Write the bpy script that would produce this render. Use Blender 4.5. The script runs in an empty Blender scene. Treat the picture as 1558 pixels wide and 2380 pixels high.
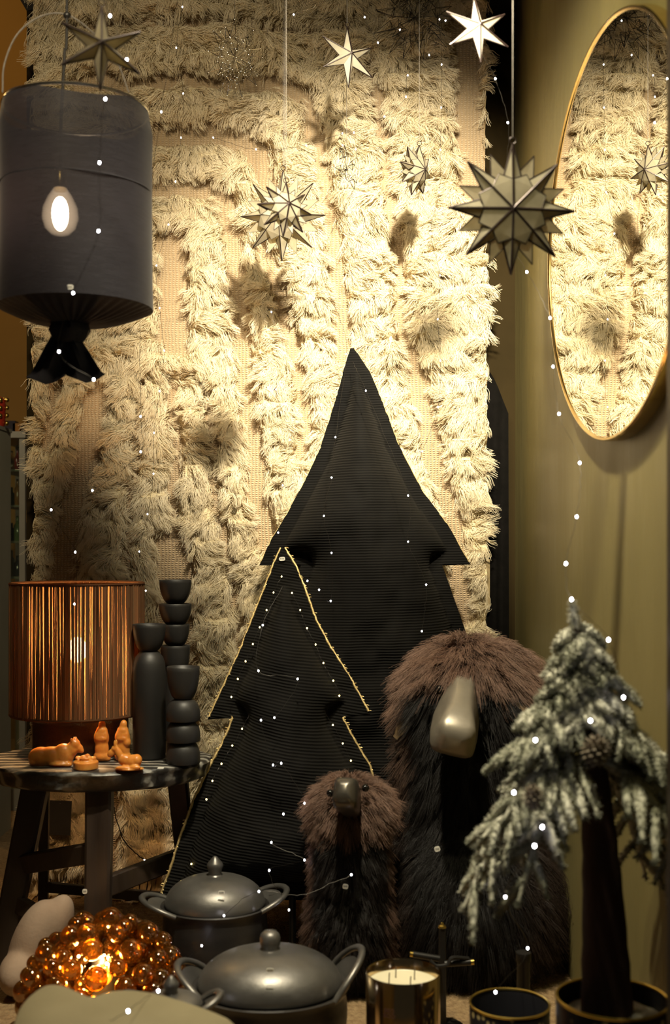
import bpy, bmesh, math, random
import numpy as np
from mathutils import Matrix, Vector, Euler

random.seed(7)
rng = np.random.default_rng(11)
scene = bpy.context.scene
COL = scene.collection

# ------------------------------------------------------------------ camera
F, CX, YH, H = 2750.0, 779.0, 1270.0, 1.0      # focal length in px, horizon row, eye height
def P(px, py, d):
    """point seen at pixel (px, py) at distance d into the window"""
    return Vector(((px - CX) / F * d, d, H - (py - YH) / F * d))
cam_data = bpy.data.cameras.new('camera')
cam = bpy.data.objects.new('camera', cam_data)
COL.objects.link(cam)
cam.location = (0, 0, H)
cam.rotation_euler = (math.pi / 2, 0, 0)
cam_data.sensor_fit = 'VERTICAL'
cam_data.sensor_height = 36.0
cam_data.lens = F / 2380 * 36.0
cam_data.shift_y = (YH - 1190) / 2380
cam_data.clip_start = 0.05
cam_data.dof.use_dof = True
cam_data.dof.focus_distance = 3.2
cam_data.dof.aperture_fstop = 3.0
cam_data.dof.aperture_blades = 6
scene.camera = cam

# ------------------------------------------------------------------ world, exposure, lights
world = bpy.data.worlds.new('night')
scene.world = world
world.use_nodes = True
bg = world.node_tree.nodes['Background']
bg.inputs[0].default_value = (1.0, 0.86, 0.62, 1)
bg.inputs[1].default_value = 0.018
scene.view_settings.view_transform = 'Standard'
scene.view_settings.look = 'None'
scene.view_settings.exposure = 0.0
scene.view_settings.gamma = 1.0
scene.view_settings.use_curve_mapping = False
scene.cycles.use_denoising = True
scene.cycles.max_bounces = 7
scene.cycles.diffuse_bounces = 3
scene.cycles.glossy_bounces = 4
scene.cycles.transmission_bounces = 7
scene.cycles.transparent_max_bounces = 12
scene.cycles.sample_clamp_indirect = 4.0
scene.cycles.caustics_refractive = False
scene.cycles.caustics_reflective = False
try:
    scene.cycles_curves.shape = 'RIBBONS'
except Exception:
    pass

def spot(name, loc, target, energy, color, size_deg, blend, radius=0.03):
    l = bpy.data.lights.new(name, 'SPOT')
    l.energy = energy; l.color = color
    l.spot_size = math.radians(size_deg); l.spot_blend = blend; l.shadow_soft_size = radius
    o = bpy.data.objects.new(name, l)
    COL.objects.link(o)
    o.location = loc
    o.rotation_euler = (Vector(target) - Vector(loc)).to_track_quat('-Z', 'Y').to_euler()
    return o
def point(name, loc, energy, color, radius=0.02, parent=None):
    l = bpy.data.lights.new(name, 'POINT')
    l.energy = energy; l.color = color; l.shadow_soft_size = radius
    o = bpy.data.objects.new(name, l)
    COL.objects.link(o); o.location = loc
    return o
WARM = (1.0, 0.885, 0.66)
spot('ceiling_spot', (0.30, 1.25, 2.52), (0.12, 3.45, 1.60), 1030, WARM, 41, 1.0, 0.05)
spot('ceiling_spot', (-0.45, 1.2, 2.52), (-0.52, 3.45, 1.62), 115, (1.0, 0.84, 0.56), 66, 1.0, 0.05)
spot('ceiling_spot', (-0.05, 1.85, 2.55), (0.06, 2.52, 0.2), 235, WARM, 62, 0.9, 0.035)
spot('ceiling_spot', (-0.10, 1.5, 2.52), (0.56, 2.4, 1.0), 68, (1.0, 0.90, 0.55), 88, 1.0, 0.05)
point('shop_lamp', (-1.55, 3.95, 1.75), 5, (1.0, 0.86, 0.6), 0.05)
point('shop_lamp', (-2.2, 4.7, 3.5), 34, (1.0, 0.62, 0.22), 0.1)

# ------------------------------------------------------------------ helpers
def sm(a):
    return a * a * (3 - 2 * a)
def vnoise(x, y, seed=0):
    """smooth value noise on arrays, range -1..1"""
    r = np.random.default_rng(seed).uniform(-1, 1, (256, 256))
    xi = np.floor(x).astype(int); yi = np.floor(y).astype(int)
    fx = sm(x - xi); fy = sm(y - yi)
    g = lambda i, j: r[i % 256, j % 256]
    return ((g(xi, yi) * (1 - fx) + g(xi + 1, yi) * fx) * (1 - fy)
            + (g(xi, yi + 1) * (1 - fx) + g(xi + 1, yi + 1) * fx) * fy)

class MB:
    def __init__(s):
        s.v = []; s.f = []; s.n = 0
    def add(s, v, f):
        v = [tuple(p) for p in v]
        s.v += v; s.f += [tuple(i + s.n for i in q) for q in f]; s.n += len(v)
        return s
    def box(s, c, size, rot=None):
        x, y, z = (k / 2 for k in size)
        pts = [Vector((a * x, b * y, e * z)) for a in (-1, 1) for b in (-1, 1) for e in (-1, 1)]
        if rot is not None:
            m = Euler(rot).to_matrix(); pts = [m @ p for p in pts]
        pts = [p + Vector(c) for p in pts]
        return s.add(pts, [(0, 1, 3, 2), (4, 6, 7, 5), (0, 4, 5, 1), (2, 3, 7, 6), (0, 2, 6, 4), (1, 5, 7, 3)])
    def bar(s, a, b, wa, wb=None, da=None, db=None, twist=0.0):
        """tapered rectangular bar from a to b"""
        a = Vector(a); b = Vector(b); t = (b - a).normalized()
        up = Vector((0, 1, 0)) if abs(t.y) < 0.9 else Vector((0, 0, 1))
        u = t.cross(up).normalized(); w = t.cross(u).normalized()
        wb = wa if wb is None else wb; da = wa if da is None else da; db = wb if db is None else db
        pts = []
        for p, hw, hd in ((a, wa / 2, da / 2), (b, wb / 2, db / 2)):
            c = min(hw, hd) * 0.25
            for sx, sy in ((-hw + c, -hd), (hw - c, -hd), (hw, -hd + c), (hw, hd - c), (hw - c, hd), (-hw + c, hd), (-hw, hd - c), (-hw, -hd + c)):
                pts.append(p + u * sx + w * sy)
        f = [(i, (i + 1) % 8, 8 + (i + 1) % 8, 8 + i) for i in range(8)]
        f += [tuple(range(7, -1, -1)), tuple(range(8, 16))]
        return s.add(pts, f)
    def lathe(s, prof, n=32, c=(0, 0, 0), sx=1.0, sy=1.0, cap0=True, cap1=True, wob=None):
        pts = []
        for k, (r, z) in enumerate(prof):
            for i in range(n):
                a = 2 * math.pi * i / n
                rr = r * (1 + (wob(a, k) if wob else 0))
                pts.append((c[0] + rr * math.cos(a) * sx, c[1] + rr * math.sin(a) * sy, c[2] + z))
        f = []
        for k in range(len(prof) - 1):
            for i in range(n):
                j = (i + 1) % n
                f.append((k * n + i, k * n + j, (k + 1) * n + j, (k + 1) * n + i))
        if cap0: f.append(tuple(range(n - 1, -1, -1)))
        if cap1: f.append(tuple((len(prof) - 1) * n + i for i in range(n)))
        return s.add(pts, f)
    def tube(s, path, r, n=6, closed=False, flat=1.0, cap=True):
        path = [Vector(p) for p in path]; m = len(path)
        rr = r if hasattr(r, '__len__') else [r] * m
        pts = []; prev = None
        for k, p in enumerate(path):
            a = path[(k - 1) % m] if (closed or k > 0) else p
            b = path[(k + 1) % m] if (closed or k < m - 1) else p
            t = (b - a)
            t = t.normalized() if t.length > 1e-9 else Vector((0, 0, 1))
            if prev is None:
                up = Vector((0, 0, 1)) if abs(t.z) < 0.9 else Vector((0, 1, 0))
                u = t.cross(up).normalized()
            else:
                u = (prev - t * prev.dot(t))
                u = u.normalized() if u.length > 1e-9 else t.orthogonal().normalized()
            prev = u; w = t.cross(u)
            for i in range(n):
                ang = 2 * math.pi * i / n
                pts.append(p + u * math.cos(ang) * rr[k] + w * math.sin(ang) * rr[k] * flat)
        f = []
        for k in range(m if closed else m - 1):
            k2 = (k + 1) % m
            for i in range(n):
                j = (i + 1) % n
                f.append((k * n + i, k * n + j, k2 * n + j, k2 * n + i))
        if cap and not closed:
            f.append(tuple(range(n - 1, -1, -1))); f.append(tuple((m - 1) * n + i for i in range(n)))
        return s.add(pts, f)
    def ball(s, c, r, nu=16, nv=10, rot=None):
        r = (r, r, r) if not hasattr(r, '__len__') else r
        c = Vector(c); m = Euler(rot).to_matrix() if rot is not None else None
        pts = [Vector((0, 0, r[2]))]
        for j in range(1, nv):
            t = math.pi * j / nv
            for i in range(nu):
                a = 2 * math.pi * i / nu
                pts.append(Vector((r[0] * math.sin(t) * math.cos(a), r[1] * math.sin(t) * math.sin(a), r[2] * math.cos(t))))
        pts.append(Vector((0, 0, -r[2])))
        if m: pts = [m @ p for p in pts]
        pts = [p + c for p in pts]
        f = [(0, 1 + i, 1 + (i + 1) % nu) for i in range(nu)]
        for j in range(nv - 2):
            for i in range(nu):
                i2 = (i + 1) % nu
                f.append((1 + j * nu + i, 1 + (j + 1) * nu + i, 1 + (j + 1) * nu + i2, 1 + j * nu + i2))
        l = len(pts) - 1; b = 1 + (nv - 2) * nu
        f += [(l, b + (i + 1) % nu, b + i) for i in range(nu)]
        return s.add(pts, f)
    def mesh(s, name, mat, smooth=True, sharp=40):
        me = bpy.data.meshes.new(name)
        me.from_pydata(s.v, [], s.f)
        return finish(me, mat, smooth, sharp)
    def build(s, name, mat, parent=None, smooth=True, sharp=40):
        return link(name, s.mesh(name, mat, smooth, sharp), parent)

def finish(me, mat, smooth=True, sharp=40):
    if mat: me.materials.append(mat)
    if smooth:
        me.polygons.foreach_set('use_smooth', np.ones(len(me.polygons), bool))
        if sharp: me.set_sharp_from_angle(angle=math.radians(sharp))
    me.update()
    return me
def link(name, data, parent=None):
    o = bpy.data.objects.new(name, data)
    COL.objects.link(o)
    if parent:
        o.parent = parent
        if parent.type == 'EMPTY':
            o.matrix_parent_inverse = Matrix.Translation(-parent.location)
    return o
def tag(o, label=None, cat=None, group=None, kind=None):
    if label: o['label'] = label
    if cat: o['category'] = cat
    if group: o['group'] = group
    if kind: o['kind'] = kind
    return o
def thing(name, loc, label, cat, group=None):
    o = bpy.data.objects.new(name, None)
    o.empty_display_size = 0.05
    COL.objects.link(o); o.location = loc
    return tag(o, label, cat, group)
def solo(name, mb, mat, loc, label, cat, group=None, smooth=True, sharp=40):
    """a thing that is one mesh, its origin at loc"""
    mb.v = [tuple(Vector(p) - Vector(loc)) for p in mb.v]
    o = mb.build(name, mat, None, smooth, sharp)
    o.location = loc
    return tag(o, label, cat, group)
def blob(name, ells, voxel, mat, parent=None, smooth=6, extra=None):
    """union of ellipsoids grown into one continuous body"""
    m = MB()
    for e in ells: m.ball(*e)
    if extra: extra(m)
    o = m.build(name + '_raw', None)
    r = o.modifiers.new('r', 'REMESH'); r.mode = 'VOXEL'; r.voxel_size = voxel
    q = o.modifiers.new('s', 'SMOOTH'); q.iterations = smooth; q.factor = 0.5
    dg = bpy.context.evaluated_depsgraph_get()
    me = bpy.data.meshes.new_from_object(o.evaluated_get(dg))
    old = o.data
    bpy.data.objects.remove(o); bpy.data.meshes.remove(old)
    me.name = name
    finish(me, mat, True, 0)
    return link(name, me, parent)
def np_mesh(name, V, Fq, mat, parent=None, smooth=True, attrs=None):
    me = bpy.data.meshes.new(name)
    nv, nf, k = len(V), len(Fq), Fq.shape[1]
    me.vertices.add(nv); me.vertices.foreach_set('co', np.ascontiguousarray(V, np.float32).ravel())
    me.loops.add(nf * k); me.loops.foreach_set('vertex_index', np.ascontiguousarray(Fq, np.int32).ravel())
    me.polygons.add(nf)
    me.polygons.foreach_set('loop_start', np.arange(0, nf * k, k, dtype=np.int32))
    me.update(calc_edges=True)
    for an, av in (attrs or {}).items():
        a = me.attributes.new(an, 'FLOAT', 'POINT'); a.data.foreach_set('value', np.ascontiguousarray(av, np.float32))
    finish(me, mat, smooth, 0)
    return link(name, me, parent)
def grid_faces(rows, cols):
    i = np.arange(rows - 1)[:, None] * cols + np.arange(cols - 1)[None, :]
    return np.stack([i, i + 1, i + 1 + cols, i + cols], -1).reshape(-1, 4)
def hair(name, pts, r0, r1, rnd, mat, parent=None, tint=None):
    n, k, _ = pts.shape
    c = bpy.data.hair_curves.new(name)
    c.add_curves([k] * n)
    c.attributes['position'].data.foreach_set('vector', np.ascontiguousarray(pts, np.float32).ravel())
    rad = np.broadcast_to(np.linspace(r0, r1, k)[None, :], (n, k)) * np.random.default_rng(3).uniform(.7, 1.3, (n, 1))
    a = c.attributes.get('radius') or c.attributes.new('radius', 'FLOAT', 'POINT')
    a.data.foreach_set('value', np.ascontiguousarray(rad, np.float32).ravel())
    a = c.attributes.new('rnd', 'FLOAT', 'CURVE'); a.data.foreach_set('value', np.ascontiguousarray(rnd, np.float32))
    if tint is not None:
        a = c.attributes.new('tint', 'FLOAT', 'CURVE'); a.data.foreach_set('value', np.ascontiguousarray(tint, np.float32))
    c.materials.append(mat)
    o = link(name, c, parent)
    o['kind'] = 'stuff'
    return o
def catmull(pts, per=8):
    pts = [Vector(p) for p in pts]
    if len(pts) < 3: return [pts[0].lerp(pts[-1], i / per) for i in range(per + 1)]
    out = []
    q = [pts[0] * 2 - pts[1]] + pts + [pts[-1] * 2 - pts[-2]]
    for i in range(1, len(q) - 2):
        a, b, c, d = q[i - 1:i + 3]
        for j in range(per):
            t = j / per
            out.append(0.5 * ((2 * b) + (c - a) * t + (2 * a - 5 * b + 4 * c - d) * t * t + (3 * b - a - 3 * c + d) * t ** 3))
    out.append(pts[-1])
    return out
def text_mesh(body, size, mat, mtx, name, parent, depth=0.0002):
    cu = bpy.data.curves.new('lettering', 'FONT')
    cu.body = body; cu.size = size; cu.extrude = depth; cu.align_x = 'CENTER'; cu.align_y = 'CENTER'
    o = bpy.data.objects.new('lettering', cu); COL.objects.link(o)
    dg = bpy.context.evaluated_depsgraph_get()
    me = bpy.data.meshes.new_from_object(o.evaluated_get(dg))
    bpy.data.objects.remove(o)
    me.transform(mtx)
    finish(me, mat, False)
    return link(name, me, parent)

# ------------------------------------------------------------------ materials
class NT:
    def __init__(s, name):
        s.m = bpy.data.materials.new(name); s.m.use_nodes = True
        s.t = s.m.node_tree; s.t.nodes.clear()
        s.out = s.n('ShaderNodeOutputMaterial')
    def n(s, typ, **kw):
        x = s.t.nodes.new(typ)
        for k, v in kw.items():
            if hasattr(x, k) and k not in x.inputs: setattr(x, k, v)
        return x
    def l(s, a, b): s.t.links.new(a, b)
    def bsdf(s, color, rough=0.5, metal=0.0, **kw):
        b = s.n('ShaderNodeBsdfPrincipled')
        b.inputs['Base Color'].default_value = (*color, 1); b.inputs['Roughness'].default_value = rough
        b.inputs['Metallic'].default_value = metal
        for k, v in kw.items(): b.inputs[k.replace('_', ' ')].default_value = v
        return b
    def coord(s, scale=(1, 1, 1), rot=(0, 0, 0), kind='Object'):
        tc = s.n('ShaderNodeTexCoord'); mp = s.n('ShaderNodeMapping')
        s.l(tc.outputs[kind], mp.inputs[0])
        mp.inputs['Scale'].default_value = scale; mp.inputs['Rotation'].default_value = rot
        return mp.outputs[0]
    def noise(s, co, scale, detail=4, rough=0.55):
        x = s.n('ShaderNodeTexNoise')
        x.inputs['Scale'].default_value = scale; x.inputs['Detail'].default_value = detail; x.inputs['Roughness'].default_value = rough
        if co: s.l(co, x.inputs['Vector'])
        return x.outputs['Fac']
    def ramp(s, fac, stops):
        r = s.n('ShaderNodeValToRGB'); e = r.color_ramp.elements
        while len(e) < len(stops): e.new(0.5)
        for k, (p, c) in enumerate(stops): e[k].position = p; e[k].color = (*c, 1)
        s.l(fac, r.inputs[0])
        return r.outputs[0]
    def bump(s, b, h, strength=0.5, dist=0.002):
        x = s.n('ShaderNodeBump'); x.inputs['Strength'].default_value = strength; x.inputs['Distance'].default_value = dist
        s.l(h, x.inputs['Height']); s.l(x.outputs[0], b.inputs['Normal'])
    def done(s, sh):
        s.l(sh if not hasattr(sh, 'outputs') else sh.outputs[0], s.out.inputs['Surface'])
        return s.m

def mat_noise(name, c0, c1, rough=0.5, metal=0.0, scale=8, stretch=(1, 1, 1), bump=0.0, bscale=60, bdist=0.002, rvar=0.0, **kw):
    t = NT(name); co = t.coord(stretch)
    b = t.bsdf(c0, rough, metal, **kw)
    nz = t.noise(co, scale)
    t.l(t.ramp(nz, [(0.3, c0), (0.7, c1)]), b.inputs['Base Color'])
    if rvar:
        mr = t.n('ShaderNodeMapRange'); t.l(t.noise(co, scale * 2.3), mr.inputs[0])
        mr.inputs['From Min'].default_value = 0.3; mr.inputs['From Max'].default_value = 0.7
        mr.inputs['To Min'].default_value = max(0.02, rough - rvar); mr.inputs['To Max'].default_value = rough + rvar
        t.l(mr.outputs[0], b.inputs['Roughness'])
    if bump: t.bump(b, t.noise(co, bscale, 5), bump, bdist)
    return t.done(b)
def mat_emit(name, color, strength):
    t = NT(name); e = t.n('ShaderNodeEmission')
    e.inputs[0].default_value = (*color, 1); e.inputs[1].default_value = strength
    return t.done(e)

M = {}
M['olive'] = mat_noise('olive_wall_paint', (0.20, 0.165, 0.065), (0.26, 0.215, 0.085), 0.42, scale=2.2, stretch=(1, 1, 0.35), bump=0.25, bscale=28, bdist=0.004, rvar=0.08)
M['brown_wall'] = mat_noise('brown_wall_paint', (0.024, 0.017, 0.007), (0.032, 0.022, 0.009), 0.9, scale=3, bump=0.1, Specular_IOR_Level=0.03)
M['far_wall'] = mat_noise('ochre_wall_paint', (0.26, 0.15, 0.035), (0.31, 0.185, 0.05), 0.8, scale=1.5)
M['ceiling'] = mat_noise('dark_ceiling_paint', (0.03, 0.025, 0.02), (0.04, 0.033, 0.026), 0.8, scale=3)
M['black_iron'] = mat_noise('black_iron', (0.012, 0.011, 0.010), (0.022, 0.02, 0.018), 0.4, 0.3, scale=30)
M['brass'] = mat_noise('brushed_brass', (0.70, 0.50, 0.19), (0.80, 0.60, 0.26), 0.2, 1.0, scale=25, stretch=(1, 1, 6))
M['gold_rim'] = mat_noise('gold_lacquer', (0.65, 0.46, 0.10), (0.75, 0.56, 0.15), 0.28, 1.0, scale=30)
M['jamb'] = mat_noise('dark_window_frame', (0.03, 0.02, 0.012), (0.045, 0.03, 0.018), 0.5, scale=6, stretch=(1, 1, 0.2))

def mk_carpet():
    t = NT('jute_carpet'); co = t.coord((1, 1, 1))
    b = t.bsdf((0.3, 0.2, 0.1), 0.9)
    v = t.n('ShaderNodeTexVoronoi'); v.inputs['Scale'].default_value = 190; t.l(co, v.inputs['Vector'])
    t.l(t.ramp(t.noise(co, 60), [(0.3, (0.22, 0.135, 0.062)), (0.7, (0.38, 0.26, 0.13))]), b.inputs['Base Color'])
    inv = t.n('ShaderNodeMath', operation='SUBTRACT'); inv.inputs[0].default_value = 1; t.l(v.outputs['Distance'], inv.inputs[1])
    t.bump(b, inv.outputs[0], 0.9, 0.004)
    return t.done(b)
M['carpet'] = mk_carpet()

def mk_rug_base():
    t = NT('woven_rug_ground'); co = t.coord((1, 1, 1))
    b = t.bsdf((0.5, 0.4, 0.26), 0.95)
    at = t.n('ShaderNodeAttribute'); at.attribute_name = 'flat'
    w1 = t.n('ShaderNodeTexWave', bands_direction='Z'); w1.inputs['Scale'].default_value = 50; w1.inputs['Distortion'].default_value = 3.0; w1.inputs['Detail Scale'].default_value = 2
    t.l(co, w1.inputs['Vector'])
    w2 = t.n('ShaderNodeTexWave', bands_direction='X'); w2.inputs['Scale'].default_value = 31; w2.inputs['Distortion'].default_value = 4.0
    t.l(co, w2.inputs['Vector'])
    mul = t.n('ShaderNodeMath', operation='MULTIPLY'); t.l(w1.outputs['Fac'], mul.inputs[0]); t.l(w2.outputs['Fac'], mul.inputs[1])
    weave = t.ramp(mul.outputs[0], [(0.02, (0.36, 0.26, 0.15)), (0.5, (0.56, 0.43, 0.28))])
    wool = t.ramp(t.noise(co, 30), [(0.3, (0.62, 0.50, 0.29)), (0.7, (0.78, 0.67, 0.44))])
    mx = t.n('ShaderNodeMix', data_type='RGBA'); t.l(at.outputs['Fac'], mx.inputs[0]); t.l(wool, mx.inputs[6]); t.l(weave, mx.inputs[7])
    t.l(mx.outputs[2], b.inputs['Base Color'])
    t.bump(b, mul.outputs[0], 0.8, 0.005)
    return t.done(b)
M['rug_base'] = mk_rug_base()

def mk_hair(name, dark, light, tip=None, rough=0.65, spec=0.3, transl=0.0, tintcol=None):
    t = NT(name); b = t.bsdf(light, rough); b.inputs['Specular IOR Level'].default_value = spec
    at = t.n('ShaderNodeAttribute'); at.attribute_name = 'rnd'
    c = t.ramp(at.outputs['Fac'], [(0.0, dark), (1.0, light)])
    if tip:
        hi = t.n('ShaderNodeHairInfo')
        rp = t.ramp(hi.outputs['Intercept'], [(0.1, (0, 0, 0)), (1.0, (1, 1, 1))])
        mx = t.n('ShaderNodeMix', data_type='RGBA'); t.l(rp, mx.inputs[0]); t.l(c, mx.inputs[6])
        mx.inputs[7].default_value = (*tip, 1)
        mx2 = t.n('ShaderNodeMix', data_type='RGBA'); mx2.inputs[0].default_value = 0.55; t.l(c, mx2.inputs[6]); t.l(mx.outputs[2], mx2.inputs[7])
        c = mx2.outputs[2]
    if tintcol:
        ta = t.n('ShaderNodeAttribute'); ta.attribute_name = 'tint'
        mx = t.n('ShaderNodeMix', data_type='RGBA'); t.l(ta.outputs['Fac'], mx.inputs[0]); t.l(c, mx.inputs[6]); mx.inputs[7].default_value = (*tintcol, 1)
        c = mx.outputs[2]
    t.l(c, b.inputs['Base Color'])
    if transl:
        tr = t.n('ShaderNodeBsdfTranslucent'); t.l(c, tr.inputs[0])
        m = t.n('ShaderNodeMixShader'); m.inputs[0].default_value = transl; t.l(b.outputs[0], m.inputs[1]); t.l(tr.outputs[0], m.inputs[2])
        return t.done(m)
    return t.done(b)
M['wool'] = mk_hair('cream_wool', (0.70, 0.59, 0.38), (0.90, 0.81, 0.62), transl=0.18)
M['fringe'] = mk_hair('rug_fringe_yarn', (0.34, 0.25, 0.13), (0.55, 0.44, 0.26))
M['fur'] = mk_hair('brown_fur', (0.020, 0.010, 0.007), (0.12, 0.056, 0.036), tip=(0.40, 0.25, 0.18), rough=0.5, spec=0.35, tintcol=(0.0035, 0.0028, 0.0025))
M['fur_skin'] = mat_noise('dark_hide', (0.008, 0.005, 0.004), (0.014, 0.008, 0.006), 0.9, scale=20)

def mk_corduroy(name, tilt):
    t = NT(name); co = t.coord((1, 1, 1), (0, tilt, 0))
    b = t.bsdf((0.015, 0.014, 0.012), 0.85, 0, Sheen_Weight=0.05, Sheen_Roughness=0.5)
    b.inputs['Sheen Tint'].default_value = (0.6, 0.55, 0.45, 1)
    b.inputs['Specular IOR Level'].default_value = 0.14
    w = t.n('ShaderNodeTexWave', bands_direction='Z'); w.inputs['Scale'].default_value = 44; w.inputs['Distortion'].default_value = 0.8; w.inputs['Detail Scale'].default_value = 1.0
    t.l(co, w.inputs['Vector'])
    nz = t.noise(co, 9)
    a = t.ramp(nz, [(0.3, (0.0030, 0.0028, 0.0026)), (0.75, (0.0062, 0.0058, 0.0050))])
    mx = t.n('ShaderNodeMix', data_type='RGBA', blend_type='MULTIPLY'); mx.inputs[0].default_value = 1.0
    t.l(a, mx.inputs[6]); t.l(t.ramp(w.outputs['Fac'], [(0.1, (0.35, 0.35, 0.35)), (0.7, (1.35, 1.3, 1.25))]), mx.inputs[7])
    t.l(mx.outputs[2], b.inputs['Base Color'])
    t.bump(b, w.outputs['Fac'], 0.7, 0.003)
    return t.done(b)
M['cord_a'] = mk_corduroy('black_corduroy', 0.02)
M['cord_b'] = mk_corduroy('black_corduroy_slanted', -0.16)
M['trim'] = mat_noise('gold_metallic_braid', (0.50, 0.36, 0.14), (0.72, 0.55, 0.27), 0.45, 0.6, scale=120, bump=0.5, bscale=300)

def mk_capiz(name, c0, c1, alpha):
    t = NT(name); co = t.coord((1, 1, 1))
    b = t.bsdf(c0, 0.25); b.inputs['Specular IOR Level'].default_value = 0.6
    c = t.ramp(t.noise(co, 22), [(0.3, c0), (0.7, c1)])
    t.l(c, b.inputs['Base Color'])
    tr = t.n('ShaderNodeBsdfTranslucent'); t.l(c, tr.inputs[0])
    tp = t.n('ShaderNodeBsdfTransparent'); t.l(c, tp.inputs[0])
    m1 = t.n('ShaderNodeMixShader'); m1.inputs[0].default_value = 0.66; t.l(b.outputs[0], m1.inputs[1]); t.l(tr.outputs[0], m1.inputs[2])
    m2 = t.n('ShaderNodeMixShader'); m2.inputs[0].default_value = alpha; t.l(m1.outputs[0], m2.inputs[1]); t.l(tp.outputs[0], m2.inputs[2])
    return t.done(m2)
M['capiz'] = mk_capiz('capiz_shell', (0.56, 0.51, 0.38), (0.76, 0.71, 0.57), 0.26)
M['capiz_lit'] = mk_capiz('lit_capiz_shell', (0.82, 0.78, 0.66), (0.92, 0.89, 0.80), 0.12)  # lighter copy of capiz: direct light put into the shell colour
M['lead'] = mat_noise('dark_lead_came', (0.018, 0.010, 0.009), (0.03, 0.018, 0.015), 0.4, 0.5, scale=60)
M['silver_wire'] = mat_noise('silver_wire', (0.55, 0.52, 0.47), (0.7, 0.67, 0.6), 0.25, 1.0, scale=80)
M['dark_wire'] = mat_noise('dark_wire', (0.02, 0.018, 0.015), (0.035, 0.03, 0.026), 0.4, 0.6, scale=80)
M['thread'] = mat_noise('grey_thread', (0.10, 0.09, 0.075), (0.16, 0.14, 0.12), 0.7, scale=90)
M['led'] = mat_emit('cool_white_led', (0.93, 0.90, 1.0), 45)
M['led_warm'] = mat_emit('warm_yellow_led', (1.0, 0.74, 0.22), 22)

def mk_mirror():
    t = NT('mirror_glass'); g = t.n('ShaderNodeBsdfGlossy')
    g.inputs['Color'].default_value = (0.88, 0.87, 0.82, 1); g.inputs['Roughness'].default_value = 0.0
    return t.done(g)
M['mirror'] = mk_mirror()

def mk_shade():
    t = NT('charcoal_gauze'); co = t.coord((1, 1, 1))
    w1 = t.n('ShaderNodeTexWave', bands_direction='Z'); w1.inputs['Scale'].default_value = 110; w1.inputs['Distortion'].default_value = 2; t.l(co, w1.inputs['Vector'])
    b = t.bsdf((0.05, 0.045, 0.052), 0.6, 0, Sheen_Weight=0.1, Sheen_Roughness=0.4)
    t.l(t.ramp(t.noise(t.coord((1, 1, 8)), 30), [(0.3, (0.012, 0.0115, 0.0155)), (0.7, (0.019, 0.0185, 0.024))]), b.inputs['Base Color'])
    t.bump(b, w1.outputs['Fac'], 0.2, 0.001)
    tr = t.n('ShaderNodeBsdfTranslucent'); b.inputs['Specular IOR Level'].default_value = 0.12; tr.inputs[0].default_value = (0.06, 0.045, 0.045, 1)
    tp = t.n('ShaderNodeBsdfTransparent')
    m1 = t.n('ShaderNodeMixShader'); m1.inputs[0].default_value = 0.07; t.l(b.outputs[0], m1.inputs[1]); t.l(tr.outputs[0], m1.inputs[2])
    m2 = t.n('ShaderNodeMixShader'); m2.inputs[0].default_value = 0.08; t.l(m1.outputs[0], m2.inputs[1]); t.l(tp.outputs[0], m2.inputs[2])
    return t.done(m2)
M['shade'] = mk_shade()
M['dark_cloth'] = mat_noise('dark_navy_cloth', (0.012, 0.011, 0.016), (0.02, 0.018, 0.026), 0.8, scale=30, bump=0.3, bscale=200)
M['black_cloth'] = mat_noise('black_cloth', (0.004, 0.0036, 0.003), (0.006, 0.0052, 0.0045), 0.95, scale=30, bump=0.3, bscale=200, Specular_IOR_Level=0.05)
M['bulb_core'] = mat_emit('glowing_filament', (1.0, 0.80, 0.60), 90)
def mk_bulbglass():
    t = NT('frosted_bulb'); e = t.n('ShaderNodeEmission'); e.inputs[0].default_value = (1, 0.72, 0.45, 1)
    tp = t.n('ShaderNodeBsdfTransparent'); m = t.n('ShaderNodeAddShader')
    lw = t.n('ShaderNodeLayerWeight'); lw.inputs[0].default_value = 0.5
    mr = t.n('ShaderNodeMapRange'); mr.inputs['To Min'].default_value = 3.2; mr.inputs['To Max'].default_value = 0.0
    t.l(lw.outputs['Facing'], mr.inputs[0]); t.l(mr.outputs[0], e.inputs[1])
    t.l(e.outputs[0], m.inputs[0]); t.l(tp.outputs[0], m.inputs[1])
    return t.done(m)
M['bulb_glass'] = mk_bulbglass()

def mk_yarn():
    t = NT('brown_jute_yarn'); b = t.bsdf((0.2, 0.1, 0.05), 0.85)
    at = t.n('ShaderNodeAttribute'); at.attribute_name = 'rnd'
    c = t.ramp(at.outputs['Fac'], [(0.0, (0.17, 0.082, 0.04)), (1.0, (0.44, 0.25, 0.125))])
    t.l(c, b.inputs['Base Color'])
    t.bump(b, t.noise(t.coord((1, 1, 0.4)), 260), 0.6, 0.001)
    tr = t.n('ShaderNodeBsdfTranslucent'); t.l(c, tr.inputs[0])
    m = t.n('ShaderNodeMixShader'); m.inputs[0].default_value = 0.55; b.inputs['Specular IOR Level'].default_value = 0.05; t.l(b.outputs[0], m.inputs[1]); t.l(tr.outputs[0], m.inputs[2])
    return t.done(m)
M['yarn'] = mk_yarn()
M['lamp_base'] = mat_noise('dark_brown_felt', (0.03, 0.015, 0.008), (0.05, 0.026, 0.014), 0.9, scale=60, bump=0.6, bscale=240)

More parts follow.
